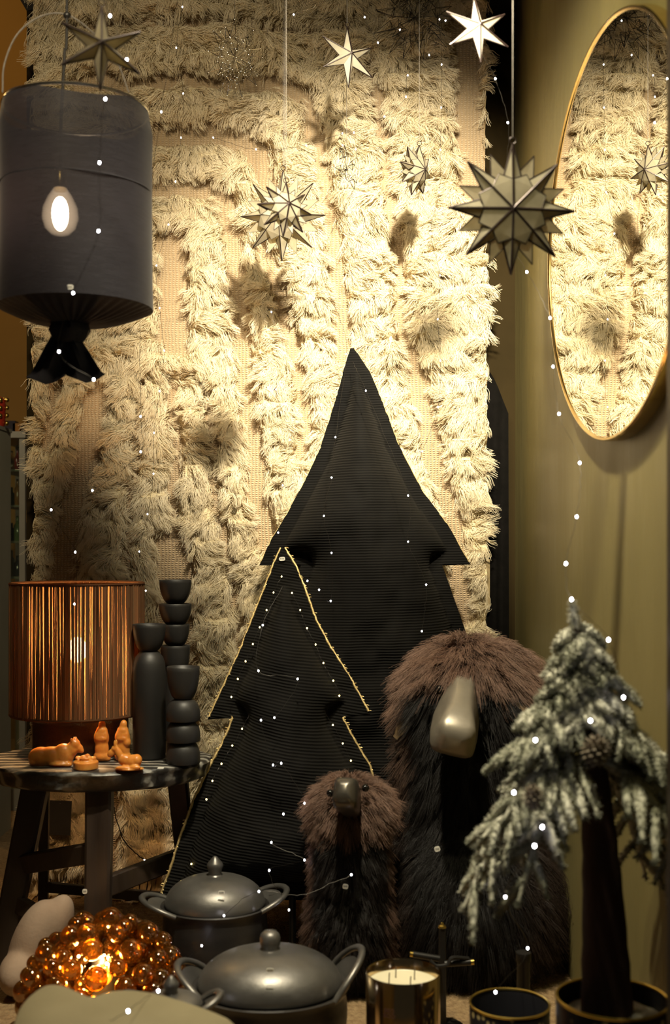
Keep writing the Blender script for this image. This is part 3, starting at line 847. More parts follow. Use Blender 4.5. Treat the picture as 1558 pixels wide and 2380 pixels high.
# ------------------------------------------------------------------ capiz stars and wire stars
def frame_mat(center, yaw, pitch, roll):
    return Matrix.Translation(center) @ Euler((0, 0, yaw)).to_matrix().to_4x4() @ Euler((pitch, 0, 0)).to_matrix().to_4x4() @ Euler((0, roll, 0)).to_matrix().to_4x4()
def star_common(root, mtx, panes, edges, er, top, thread_double=False, cap=M['capiz'], hooks=True):
    for tri in panes:
        pts = [mtx @ Vector(p) for p in tri]
        nrm = (pts[1] - pts[0]).cross(pts[2] - pts[0]).normalized() * 0.0006
        n = len(pts)
        m = MB(); m.add([p + nrm for p in pts] + [p - nrm for p in pts], [tuple(range(n)), tuple(range(2 * n - 1, n - 1, -1))] + [(i, n + i, n + (i + 1) % n, (i + 1) % n) for i in range(n)])
        m.build('pane', cap, root, False)
    m = MB()
    for a, b, k in edges: m.tube([mtx @ Vector(a), mtx @ Vector(b)], er * k, 5)
    tp = mtx @ Vector(top)
    if hooks:
        m.tube([tp + Vector((0.006 * math.cos(t), 0, 0.006 + 0.006 * math.sin(t))) for t in np.linspace(-1.5, 4.6, 9)], 0.0009, 5)
    m.build('leading', M['lead'], root)
    th = MB(); th.tube([tp + Vector((0, 0, .01)), Vector((tp.x, tp.y, 2.62))], 0.0007, 5)
    if thread_double: th.tube([tp + Vector((0.003, 0, .01)), Vector((tp.x + .004, tp.y, 2.62))], 0.0006, 5)
    th.build('thread', M['thread'], root)
def star6(px, py, d, Rpx, yaw, pitch, roll, label, er=0.0012, cap=None):
    c = P(px, py, d); R = Rpx / F * d; r = R * 0.30; t = R * 0.30
    root = thing('shell_star', c, label, 'star ornament', 'six-pointed shell stars')
    mtx = frame_mat(c, yaw, pitch, roll)
    pol = lambda rad, a, y: (rad * math.sin(a), y, rad * math.cos(a))
    tips = [pol(R, i * math.pi / 3, 0) for i in range(6)]
    val = [pol(r, (i + .5) * math.pi / 3, 0) for i in range(6)]
    panes, edges = [], []
    for sgn in (-1, 1):
        ap = (0, sgn * t, 0)
        for i in range(6):
            panes.append((ap, tips[i], val[i])); panes.append((ap, tips[i], val[i - 1]))
            edges += [(ap, tips[i], 1.15), (ap, val[i], 0.6)]
    for i in range(6): edges += [(tips[i], val[i], 1), (tips[i], val[i - 1], 1)]
    star_common(root, mtx, panes, edges, er, tips[0], cap=cap or M['capiz'])
    return root
def star16(px, py, d, Rpx, yaw, pitch, roll, label, group=None, er=0.0012, thick=0.30, double=False):
    c = P(px, py, d); R = Rpx / F * d
    root = thing('shell_starburst', c, label, 'star ornament', group)
    mtx = frame_mat(c, yaw, pitch, roll)
    pol = lambda rad, a, y: (R * rad * math.sin(a), R * y, R * rad * math.cos(a))
    q = math.pi / 4
    tips = [pol(1.0, i * q, 0) for i in range(8)]
    panes, edges = [], []
    for sgn in (-1, 1):
        ap = (0, sgn * R * thick, 0)
        rid = [pol(0.45, i * q, sgn * thick * 0.62) for i in range(8)]
        cor = [pol(0.57, (i + .5) * q, sgn * thick * 0.34) for i in range(8)]
        sid = [[pol(0.53, i * q + s_ * 0.255, sgn * thick * 0.10) for s_ in (-1, 1)] for i in range(8)]
        for i in range(8):
            panes.append((ap, rid[i], cor[i], rid[(i + 1) % 8]))
            edges += [(ap, tips[i], 0.01), (ap, rid[i], 1.25), (rid[i], tips[i], 1.1), (rid[i], cor[i], 0.55), (cor[i], rid[(i + 1) % 8], 0.55)]
            for k in (0, 1):
                panes.append((rid[i], tips[i], sid[i][k])); edges += [(tips[i], sid[i][k], 0.9), (sid[i][k], rid[i], 0.45)]
    for i in range(8):
        a = (i + .5) * q
        tip = pol(0.90, a, 0.02); l_, r_ = pol(0.60, a - 0.20, 0.0), pol(0.60, a + 0.20, 0.0); inn = pol(0.42, a, 0.0)
        panes.append((tip, l_, inn, r_)); edges += [(tip, l_, 0.6), (tip, r_, 0.6)]
    star_common(root, mtx, panes, edges, er, tips[0], double)
    return root
star6(235, 112, 1.95, 104, 0.25, -0.12, 0.02, 'dark six-pointed shell star hanging in front of the charcoal pendant lamp', 0.0016)
star6(809, 133, 3.05, 74, 0.45, -0.10, 0.03, 'white six-pointed shell star hanging at top centre before the rug', 0.0013, M['capiz_lit'])
star6(1110, 68, 2.38, 82, 0.20, -0.15, -0.05, 'bright white six-pointed shell star hanging at the rug\'s upper right corner', 0.0014, M['capiz_lit'])
star16(1190, 487, 2.10, 150, 0.10, 0.06, 0.0, 'largest shell starburst with dark seams, hanging before the mirror\'s left edge', None, 0.0019, 0.11)
star16(657, 502, 3.05, 103, -0.25, 0.12, 0.05, 'pale shell starburst with thin seams, behind the smaller dark one', None, 0.0011, 0.34, True)
star16(662, 487, 2.62, 66, 0.35, -0.15, 0.10, 'small dark shell starburst hanging in front of the pale starburst', None, 0.0016, 0.55)
star16(966, 396, 3.10, 58, 0.85, 0.12, 0.10, 'small shell starburst hanging between rug centre and mirror, reflected in it', None, 0.0012, 0.5)
def wire_star(px, py, d, Rpx, n, seed, mat, wr, label, squash=(1, 1, 1), irregular=0.0, group=None):
    c = P(px, py, d); R = Rpx / F * d
    root = thing('wire_star', c, label, 'star ornament', group)
    r_ = np.random.default_rng(seed); m = MB()
    for i in range(n):
        z = 1 - 2 * (i + .5) / n; a = i * 2.39996
        v = Vector((math.sqrt(1 - z * z) * math.cos(a), math.sqrt(1 - z * z) * math.sin(a), z))
        if i == 0: v = Vector((0, 0, 1))
        v += Vector(r_.normal(0, irregular, 3)) if irregular else Vector()
        v.normalize(); v = Vector((v.x * squash[0], v.y * squash[1], v.z * squash[2]))
        tip = c + v * R; base = c + v * R * 0.55
        u = v.orthogonal().normalized(); w = v.cross(u).normalized()
        b3 = [base + (u * math.cos(t) + w * math.sin(t)) * R * 0.13 for t in (0, 2.09, 4.19)]
        for k in range(3):
            m.tube([b3[k], tip], wr, 4); m.tube([b3[k], b3[(k + 1) % 3]], wr, 4)
            m.ball(b3[k], wr * 2.0, 6, 4)
        m.tube([c, b3[0]], wr * 0.8, 4)
        m.ball(tip, wr * 1.8, 6, 4)
    m.build('wire_frame', mat, root)
    MB().ball(c, wr * 4.5, 10, 7).build('bead', mat, root)
    MB().tube([c + Vector((0, 0, R * squash[2])), Vector((c.x, c.y, 2.62))], 0.0006, 5).build('thread', M['thread'], root)
wire_star(546, 136, 3.15, 92, 26, 4, M['silver_wire'], 0.0007, 'round silver wire star with spiky points hanging at upper left of the rug', (0.72, 0.72, 1))
wire_star(806, 394, 3.2, 62, 12, 8, M['dark_wire'], 0.0006, 'crumpled small wire star hanging below the white six-pointed star', (0.45, 0.5, 1), 0.25)
wire_star(963, 42, 3.32, 100, 26, 12, M['dark_wire'], 0.0007, 'dark wire star barely visible against the rug at top', (1, 0.5, 1))

# ------------------------------------------------------------------ charcoal pendant lamp
lc = P(176, 460, 2.32); LR = 0.150
zt, zb = P(0, 252, 2.32).z, P(0, 718, 2.32).z
pend = thing('pendant_lamp', (lc.x, lc.y, zb), 'charcoal fabric drum pendant lamp with glowing bulb and tied bottom', 'lamp')
NA, NZ = 96, 40
m = MB(); V = []
for k in range(NZ + 1):
    t = k / NZ
    for i in range(NA):
        a = 2 * math.pi * i / NA
        rr = LR * (1.0 - 0.028 * math.sin(t * math.pi) + 0.012 * math.sin(3 * a + 2.5 * t) * math.sin(t * math.pi) + 0.006 * math.sin(7 * a))
        drop = 0.016 * max(0, math.cos(a * 4 + 0.4)) if k == NZ else 0
        z = zb + (zt - zb) * t
        if k > NZ - 5:
            rr *= 1 - 0.012 * (k - NZ + 5); z -= 0.020 * (0.5 - 0.5 * math.cos(a * 3 + 0.6)) * (k - NZ + 5) / 5
        V.append((lc.x + rr * math.cos(a), lc.y + rr * math.sin(a), z))
m.add(V, [(k * NA + i, k * NA + (i + 1) % NA, (k + 1) * NA + (i + 1) % NA, (k + 1) * NA + i) for k in range(NZ) for i in range(NA)])
sh = m.build('lamp_shade', M['shade'], pend, True, 0)
# pleated closing at the bottom gathered to the tie
m = MB(); V = []
for k in range(9):
    t = k / 8
    for i in range(NA * 2):
        a = math.pi * i / NA
        rr = LR * (1 - t) + 0.022 * t
        z = zb - 0.030 * math.sin(t * math.pi * 0.5) - 0.004 * math.sin(a * 40) * t * (1 - t) * 4
        V.append((lc.x - 0.006 * t + rr * math.cos(a), lc.y + rr * math.sin(a), z))
n2 = NA * 2
m.add(V, [(k * n2 + i, (k + 1) * n2 + i, (k + 1) * n2 + (i + 1) % n2, k * n2 + (i + 1) % n2) for k in range(8) for i in range(n2)])
m.build('gathered_bottom', M['dark_cloth'], pend, True, 0)
kx = lc.x - 0.018
m = MB(); m.lathe([(0.022, 0.0), (0.034, -0.012), (0.038, -0.026), (0.030, -0.044), (0.024, -0.05)], 24, (kx + 0.006, lc.y, zb - 0.018), wob=lambda a, k: 0.12 * math.sin(a * 5 + k))
m.build('tie_knot', M['dark_cloth'], pend)
for dx, sgn, ln_ in ((-0.026, -1, 0.085), (0.03, 1, 0.082)):
    V = []; m = MB()
    for k in range(7):
        t = k / 6
        w = 0.018 + 0.022 * t
        for j in range(7):
            u = j / 6 - 0.5
            zz = zb - 0.058 - ln_ * t + (0.016 * (abs(u) * 2 - 0.5) if k == 6 else 0)
            V.append((kx + dx * (0.3 + 1.1 * t) + u * 2 * w, lc.y - 0.012 - 0.010 * math.sin(u * 9 + t * 3) - 0.01 * t, zz))
    n0 = len(V); V += [(x, y + 0.004, z) for x, y, z in V]
    f = [(k * 7 + j, k * 7 + j + 1, (k + 1) * 7 + j + 1, (k + 1) * 7 + j) for k in range(6) for j in range(6)]
    m.add(V, f + [tuple(i + n0 for i in q[::-1]) for q in f]).build('tie_tail', M['dark_cloth'], pend)
sm_ = MB(); zs = P(0, 446, 2.32).z
sm_.tube([(lc.x + LR * 0.9745 * math.cos(a), lc.y + LR * 0.9745 * math.sin(a), zs + 0.002 * math.sin(2 * a)) for a in np.linspace(0, 2 * math.pi, 97)[:-1]], 0.0014, 6, True)
sm_.build('seam', M['dark_cloth'], sh)
ringp = [(lc.x + LR * 0.93 * math.cos(a), lc.y + LR * 0.93 * math.sin(a), zt - 0.004) for a in np.linspace(0, 2 * math.pi, 64)[:-1]]
MB().tube(ringp, 0.003, 6, True).build('top_ring', M['silver_wire'], pend)
cz = P(0, 470, 2.32)
top = Vector((P(150, 0, 2.32).x, lc.y, 2.62))
m = MB(); m.tube(catmull([top, P(155, 36, 2.32), P(150, 120, 2.32), P(146, 200, 2.32), P(141, 300, 2.32), P(140, 425, 2.32)], 6), 0.0032, 8)
m.ball(P(156, 36, 2.32), (0.008, 0.007, 0.007), 10, 8)
m.build('cord', M['black_iron'], pend)
m = MB(); m.tube(catmull([P(6, 215, 2.30), P(10, 150, 2.30), P(40, 80, 2.31), P(95, 38, 2.32), P(155, 34, 2.32), P(215, 75, 2.34), P(270, 140, 2.37), P(300, 215, 2.38)], 8), 0.0017, 6)
m.build('hanging_wire', M['thread'], pend)
bp = P(140, 497, 2.32)
MB().lathe([(0.012, 0), (0.013, 0.035), (0.008, 0.045)], 16, (bp.x, bp.y, bp.z + 0.045)).build('socket', M['brass'], pend)
bulb = MB().lathe([(0.004, -0.043), (0.018, -0.040), (0.030, -0.028), (0.036, -0.008), (0.034, 0.012), (0.024, 0.034), (0.013, 0.05)], 24, bp).build('bulb', M['bulb_glass'], pend)
MB().ball(bp, (0.0165, 0.0165, 0.034), 16, 12).build('filament', M['bulb_core'], bulb)
point('pendant_glow', (bp.x, bp.y - 0.05, bp.z), 0.7, (1, 0.72, 0.42), 0.03)

def sticker(px, py, d, w=26, h=17, parent=None, rot=0.0, name='price_sticker'):
    c = P(px, py, d); k = d / F
    m = MB(); V = []
    for i in range(20):
        a = 2 * math.pi * (i + .5) / 20
        x = math.copysign(abs(math.cos(a)) ** 0.6, math.cos(a)) * w * k / 2; z = math.copysign(abs(math.sin(a)) ** 0.6, math.sin(a)) * h * k / 2
        V.append((c.x + x * math.cos(rot) - z * math.sin(rot), c.y, c.z + x * math.sin(rot) + z * math.cos(rot)))
    V += [(x, y + 0.0012, z) for x, y, z in V]
    m.add(V, [tuple(range(20)), tuple(range(39, 19, -1))] + [(i, i + 20, (i + 1) % 20 + 20, (i + 1) % 20) for i in range(20)])
    o = m.build(name, M['sticker'], parent, False)
    o['label'] = 'white rounded price sticker'
    mk = MB()
    for j in range(4): mk.box((c.x + (j - 1.5) * w * k * 0.17, c.y - 0.0004, c.z + h * k * 0.06), (w * k * 0.09, 0.0006, h * k * (0.30, 0.22, 0.26, 0.3)[j]))
    mk.build('print', M['ink'], o, False)
    return o
sticker(163, 667, 2.32 - LR * 0.995, 15, 11, sh)
sticker(656, 1299, float(dep_small(1299)) - 0.012, 14, 9, small_tree.children[0], 0.1)

# ------------------------------------------------------------------ stool
sc_ = P(228, 1757, 2.86); SA, SB, ZS = 0.272, 0.195, 0.492
stool = thing('wooden_stool', (sc_.x, sc_.y, 0), 'rustic blackened wooden stool with thick oval top at the window\'s left', 'stool')
def swob(a, k): return 0.012 * math.sin(3 * a + 1) + 0.010 * math.sin(7 * a + k) + 0.006 * math.sin(15 * a + 2 * k) + 0.004 * math.sin(31 * a + k * 3)
MB().lathe([(0.25, 0.0), (0.90, 0.0), (0.95, 0.008), (0.965, 0.022), (0.985, 0.036), (1.0, 0.041), (0.985, 0.047), (0.94, 0.050), (0.7, 0.0505), (0.3, 0.050)], 120, (sc_.x, sc_.y, ZS - 0.05), SA, SB, wob=swob).build('seat', M['stoolwood'], stool, True, 50)
legs = [(P(232, 1840, 2.73).x, 2.73, P(226, 2300, 2.69).x, 2.69, .060), (P(88, 1840, 2.86).x, 2.86, P(2, 2300, 2.83).x, 2.83, .062),
        (P(412, 1840, 2.90).x, 2.90, P(452, 2200, 2.96).x, 2.96, .048), (P(108, 1840, 3.02).x, 3.00, P(100, 2200, 3.08).x, 3.08, .026)]
for x0, d0, x1, d1, w in legs:
    MB().bar((x0, d0, ZS - 0.046), (x1, d1, 0.0), w, w * 0.92, w * 0.8, w * 0.7).build('leg', M['legwood'], stool, True, 30)
def on_leg(i, z):
    x0, d0, x1, d1, w = legs[i]; t = (ZS - z) / ZS
    return Vector((x0 + (x1 - x0) * t, d0 + (d1 - d0) * t, z))
for i, j, za, zb_, w in ((1, 0, 0.235, 0.300, .046), (0, 2, 0.215, 0.235, .046), (1, 0, 0.150, 0.085, .040), (3, 2, 0.12, 0.12, .026)):
    MB().bar(on_leg(i, za), on_leg(j, zb_), w, w, w * .55, w * .55).build('stretcher', M['legwood'], stool, True, 30)
sticker(197, 2072, 2.655, 11, 11, stool)

# ------------------------------------------------------------------ rope lamp on the stool
rc = P(180, 1500, 2.92); RR = 152 / F * 2.92
rz0, rz1 = P(0, 1655, 2.92).z, P(0, 1356, 2.92).z
rlamp = thing('table_lamp', (rc.x, rc.y, ZS), 'table lamp with brown yarn-wrapped drum shade glowing warm, on the black stool', 'lamp')
NY = 440; V = []; Fc = []; RN = []
for layer in range(1):
    for i in range(NY):
        a = 2 * math.pi * (i + rng.uniform(-.4, .4)) / NY
        rad = RR * (1 - 0.012 * layer) + rng.normal(0, 0.0008)
        tw = rng.uniform(0.0011, 0.0022); lean = rng.normal(0, 0.012)
        b0 = len(V); rv = rng.uniform()
        for k in range(5):
            t = k / 4; aa = a + lean * t
            c = Vector((rc.x + rad * math.cos(aa), rc.y + rad * math.sin(aa), rz0 + (rz1 - rz0) * t + (rng.normal(0, 0.002) if k == 0 else 0)))
            for j in range(4):
                th = math.pi / 2 * j
                V.append(c + Vector((math.cos(aa), math.sin(aa), 0)) * tw * math.cos(th) + Vector((-math.sin(aa), math.cos(aa), 0)) * tw * math.sin(th)); RN.append(rv)
        for k in range(4):
            for j in range(4): Fc.append((b0 + k * 4 + j, b0 + k * 4 + (j + 1) % 4, b0 + (k + 1) * 4 + (j + 1) % 4, b0 + (k + 1) * 4 + j))
o = np_mesh('yarn_shade', np.array([tuple(v) for v in V]), np.array(Fc), M['yarn'], rlamp, attrs={'rnd': np.array(RN)})
o['kind'] = 'stuff'
for z in (rz0, rz1): MB().tube([(rc.x + RR * math.cos(a), rc.y + RR * math.sin(a), z) for a in np.linspace(0, 2 * math.pi, 65)[:-1]], 0.0035, 6, True).build('shade_ring', M['yarn'], rlamp)
ln_m = NT('warm_lamp_liner'); ltr = ln_m.n('ShaderNodeBsdfTranslucent'); ltr.inputs[0].default_value = (0.36, 0.20, 0.09, 1)
ltp = ln_m.n('ShaderNodeBsdfTransparent'); lmx = ln_m.n('ShaderNodeMixShader'); lmx.inputs[0].default_value = 0.10
ln_m.l(ltr.outputs[0], lmx.inputs[1]); ln_m.l(ltp.outputs[0], lmx.inputs[2])
MB().lathe([(RR * .975, rz0 + .004), (RR * .975, rz1 - .004)], 64, (rc.x, rc.y, 0), cap0=False, cap1=False).build('liner', ln_m.done(lmx), rlamp)
bc = P(188, 1700, 2.92)
MB().lathe([(0.100, 0.0), (0.114, 0.004), (0.116, 0.012), (0.116, 0.082), (0.110, 0.092), (0.02, 0.094), (0.018, 0.20)], 48, (bc.x, rc.y, ZS)).build('base', M['lamp_base'], rlamp, True, 50)
bb = Vector((rc.x, rc.y, (rz0 + rz1) / 2 - 0.005))
MB().ball(bb, (0.024, 0.024, 0.032), 16, 12).build('bulb', mat_emit('warm_lamp_bulb', (1.0, 0.62, 0.28), 60), rlamp)
point('table_lamp_glow', bb, 20, (1.0, 0.55, 0.22), 0.035)

# ------------------------------------------------------------------ black ceramic vases on the stool
def bowl_prof(r, h, foot=0.25, inner=True):
    n = 12
    p = [(r * (foot + (1 - foot) * math.sin(math.pi / 2 * i / n) ** 1.05), h * (1 - math.cos(math.pi / 2 * i / n))) for i in range(n + 1)]
    p = [(0.001, 0)] + p
    if inner: p += [(r * 0.985, h * 1.01), (r * 0.94, h), (r * 0.86, h * 0.80), (r * 0.6, h * 0.55), (0.001, h * 0.45)]
    return p
def dome_prof(r, h, top=0.35, lip=0.28):
    n = 12
    p = [(0.001, 0), (r * 0.97, 0), (r, h * 0.05)] + [(r, h * lip)]
    for i in range(1, n + 1):
        a = math.pi / 2 * i / n
        p.append((r * (top + (1 - top) * math.cos(a)), h * (lip + (1 - lip) * math.sin(a))))
    return p + [(0.001, h)]
def zof(y, d): return P(0, y, d).z
dv = 2.84; k = dv / F
vx = P(347, 0, dv).x
v1 = thing('ceramic_vase', (vx, dv, ZS), 'tall matt black bottle vase topped with an open bowl, beside the yarn lamp', 'vase')
hb = zof(1512, dv) - ZS
MB().lathe([(0.001, 0), (0.037, 0), (0.0395, 0.004), (0.0395, hb * 0.80), (0.038, hb * 0.88), (0.033, hb * 0.94), (0.024, hb * 0.985), (0.018, hb)], 40, (vx, dv, ZS)).build('body', M['vase'], v1, True, 60)
MB().lathe(bowl_prof(0.0398, zof(1452, dv) - zof(1514, dv), 0.42), 40, (vx, dv, ZS + hb - 0.001)).build('bowl', M['vase'], v1, True, 60)
dv2 = 2.93; vx = P(408, 0, dv2).x; kk = dv2 / F
v2 = thing('ceramic_vase', (vx, dv2, ZS), 'tallest matt black vase of nested bowls, behind the other two', 'vase')
hz = zof(1548, dv2)
MB().lathe([(0.001, 0), (0.034, 0), (0.035, 0.01), (0.033, (hz - ZS) * .7), (0.026, hz - ZS)], 36, (vx, dv2, ZS)).build('body', M['vase'], v2, True, 60)
for y0_, y1_, w, ft in ((1548, 1499, 34, .8), (1500, 1450, 33, .45), (1452, 1402, 38, .4), (1403, 1347, 37.5, .35)):
    MB().lathe(bowl_prof(w * kk, zof(y1_, dv2) - zof(y0_, dv2), ft), 40, (vx, dv2, zof(y0_, dv2) - 0.001)).build('bowl', M['vase'], v2, True, 60)
dv3 = 2.775; vx = P(426, 0, dv3).x; kk = dv3 / F
v3 = thing('ceramic_vase', (vx, dv3, ZS), 'short matt black vase of three stacked domes under a bowl, at the stool\'s right edge', 'vase')
zz = ZS
for hh in (0.053, 0.050, 0.050):
    MB().lathe(dome_prof(39.5 * kk, hh, 0.45), 40, (vx, dv3, zz)).build('dome', M['vase'], v3, True, 40); zz += hh - 0.0015
MB().lathe(bowl_prof(38.5 * kk, zof(1550, dv3) - zz, 0.42), 40, (vx, dv3, zz)).build('bowl', M['vase'], v3, True, 60)
c = P(374, 1771, 2.70); solo('paper_label', MB().box((c.x, 2.70, ZS + 0.0022), (0.014, 0.012, 0.0016)), M['sticker'], (c.x, 2.70, ZS + 0.0014), 'tiny white paper label lying on the stool top', 'label', smooth=False)

# ------------------------------------------------------------------ beeswax figurines
def fig(name, label, cat, ells, voxel=0.0022, smooth=4, extra=None):
    o = blob(name, ells, voxel, M['wax'], None, smooth, extra)
    me = o.data
    co = np.empty(len(me.vertices) * 3, np.float32); me.vertices.foreach_get('co', co); co = co.reshape(-1, 3)
    zmin = ZS + 0.0012
    co[:, 2] = np.maximum(co[:, 2], zmin)
    base = np.array([co[:, 0].mean(), co[:, 1].mean(), zmin], np.float32)
    me.vertices.foreach_set('co', (co - base).ravel()); me.update()
    o.location = base
    return tag(o, label, cat, 'orange beeswax figurines')
d = 2.74; k = d / F
X = lambda px: (px - CX) * k
zf = ZS
def E(px, dz, rx, ry, rz, dy=0.0, rot=None): return ((X(px), d + dy, zf + dz), (rx, ry, rz), 16, 10, rot)
fig('beeswax_ox', 'orange beeswax ox lying down on the stool, facing right', 'figurine', [
    E(95, .020, .030, .019, .024), E(120, .022, .036, .019, .023), E(148, .026, .026, .018, .026), E(165, .036, .016, .013, .022, 0, (0, .5, 0)),
    E(174, .050, .013, .012, .013), E(184, .040, .010, .008, .010, 0, (0, .7, 0)), E(190, .035, .006, .006, .006), E(168, .061, .0035, .0035, .006, -.008), E(171, .061, .0035, .0035, .006, .008), E(176, .062, .004, .004, .006),
    E(140, .006, .030, .024, .008), E(158, .005, .013, .006, .006, -.014), E(80, .010, .012, .018, .012)])
d = 2.70
fig('beeswax_manger', 'small round orange beeswax crib with a swaddled baby, nearest the stool edge', 'figurine', [
    E(208, .010, .028, .024, .012), E(208, .016, .0275, .0235, .010), E(204, .026, .010, .008, .006), E(212, .030, .0055, .0055, .0055), E(218, .024, .012, .008, .005), E(190, .026, .006, .012, .004), E(226, .025, .006, .012, .004), E(208, .026, .012, .005, .004, -.016)], 0.0018, 3,
    lambda m_: m_.lathe([(0.028, 0), (0.0285, 0.018)], 24, (X(208), d, zf)))
d = 2.80
def robed(px, dd, turn, big=1.0):
    global d
    d = dd
    return [E(px, .012, .020, .016, .014), E(px, .028, .017, .014, .026), E(px - 1, .055, .0185, .014, .024), E(px, .072, .014, .012, .012), E(px + turn, .087, .0085, .009, .011), E(px, .082, .0085, .0085, .012), E(px + 8, .006, .014, .012, .007), E(px, .054, .014, .006, .007, -.010), E(px - 10, .060, .006, .008, .014, -.004), E(px + 10, .060, .006, .008, .014, -.004)]
fig('beeswax_figure', 'orange beeswax standing figure in a hooded robe, between ox and crib', 'figurine', robed(225, 2.80, 0.5))
fig('beeswax_figure', 'orange beeswax standing figure with folded arms, behind the donkey', 'figurine', robed(275, 2.80, 2.0) + [E(285, .045, .010, .012, .012, -.004)])
d = 2.69
fig('beeswax_donkey', 'pale orange beeswax donkey lying down on a small base, right of the crib', 'figurine', [
    E(310, .003, .034, .022, .004), E(318, .019, .020, .015, .016), E(326, .022, .013, .015, .014), E(300, .022, .018, .012, .014, 0, (0, .3, 0)), E(286, .036, .009, .008, .019, 0, (0, -.45, 0)),
    E(277, .048, .009, .007, .008), E(268, .038, .008, .0055, .011, 0, (0, .6, 0)), E(277, .060, .003, .0028, .009, -.004), E(279, .060, .003, .0028, .009, .004), E(298, .007, .018, .006, .005, -.014), E(325, .008, .013, .006, .006, -.014)], 0.0016, 3)

# ------------------------------------------------------------------ burnished clay pots
def ear(m, c, R, z, side, out, rise, half=0.62, r=0.0075, flat=0.8, yaw=0.0):
    a0 = yaw + (0 if side > 0 else math.pi)
    pts = []
    for t in np.linspace(-1, 1, 17):
        a = a0 + t * half * (1 if side > 0 else -1)
        w = (1 - t * t)
        pts.append((c[0] + (R + out * w ** 0.8) * math.cos(a), c[1] + (R + out * w ** .8) * math.sin(a), z + rise * w ** 0.8))
    m.tube(pts, r, 8, flat=flat)
    return pts
def clay_pot(name, label, px, py_rim, d, Rw, sy, out, riseL, riseR, lid_h, lid_R, knob, belly, sticker_at=None, web=True, yaw=0.0):
    c = P(px, py_rim, d); z = c.z
    root = thing(name, (c.x, d, 0), label, 'pot', 'burnished black clay pots')
    prof = [(0.001, 0), (Rw * 0.72, 0), (Rw * 0.80, z * 0.04)] + [(Rw * (0.82 + belly * math.sin(t * math.pi * .72)), z * t) for t in np.linspace(0.12, 0.9, 9)]
    prof += [(Rw * 0.985, z * 0.95), (Rw * 1.03, z), (Rw * 1.0, z * 1.012), (Rw * 0.93, z * 0.985), (Rw * 0.90, z * 0.9), (Rw * 0.85, z * 0.2), (0.001, z * 0.15)]
    MB().lathe(prof, 64, (c.x, d, 0.0), 1, sy).build('body', M['clay_shaded'], root, True, 50)
    for sgn, rs in ((-1, riseL), (1, riseR)):
        m = MB(); pts = ear(m, (c.x, d), Rw * 0.98, z * 0.985, sgn, out, rs, yaw=yaw)
        if web:   # flared lug with a finger hole: web between rim and loop
            inner = [(c.x + Rw * 0.98 * math.cos(a) , d + Rw * .98 * math.sin(a), z * 0.985) for a in [yaw + (0 if sgn > 0 else math.pi) + t * 0.62 * sgn for t in np.linspace(-1, 1, 17)]]
            mid = [Vector(p).lerp(Vector(q), 0.72) for p, q in zip(inner, pts)]
            V = [Vector(p) for p in inner] + mid; V += [v - Vector((0, 0, .006)) for v in V]
            f = []
            for i in range(16): f += [(i, i + 1, 17 + i + 1, 17 + i), (34 + i, 51 + i, 51 + i + 1, 34 + i + 1), (17 + i, 17 + i + 1, 51 + i + 1, 51 + i)]
            m.add(V, f)
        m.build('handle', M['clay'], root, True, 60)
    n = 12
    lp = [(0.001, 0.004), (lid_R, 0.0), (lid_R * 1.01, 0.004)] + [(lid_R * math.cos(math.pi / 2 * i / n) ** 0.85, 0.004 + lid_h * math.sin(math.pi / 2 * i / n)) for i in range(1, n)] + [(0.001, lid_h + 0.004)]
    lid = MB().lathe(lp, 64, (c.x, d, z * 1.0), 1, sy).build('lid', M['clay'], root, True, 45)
    MB().lathe(knob, 32, (c.x, d, z + lid_h)).build('knob', M['clay'], lid, True, 45)
    if sticker_at:
        sticker(*sticker_at, lid)
    return root
mush = [(0.020, 0.0), (0.0145, 0.006), (0.015, 0.014), (0.018, 0.022), (0.0185, 0.027), (0.016, 0.032), (0.009, 0.040), (0.005, 0.045), (0.001, 0.047)]
rnd_knob = [(0.024, -0.002), (0.019, 0.004), (0.0175, 0.008), (0.0195, 0.016), (0.020, 0.024), (0.018, 0.032), (0.012, 0.038), (0.001, 0.040)]
clay_pot('clay_pot', 'deep black clay pot with domed lid and pointed knob, beside the amber cluster', 500, 2102, 2.66, 0.119, 0.92, 0.046, 0.026, 0.028, 0.062, 0.112, mush, 0.17, (515, 2075, 2.565, 15, 9), yaw=0.22)
clay_pot('clay_casserole', 'wide shallow black clay casserole with round knob, beside the candle', 628, 2290, 2.27, 0.150, 0.88, 0.030, 0.044, 0.066, 0.066, 0.138, rnd_knob, 0.17, (628, 2255, 2.155, 18, 8), yaw=0.06)
small_knob = [(r * 0.72, z * 0.72) for r, z in mush]
clay_pot('clay_pot', 'small black clay pot mostly hidden behind the pale slab', 398, 2338, 2.0, 0.058, 0.9, 0.026, 0.02, 0.022, 0.018, 0.053, small_knob, 0.17)

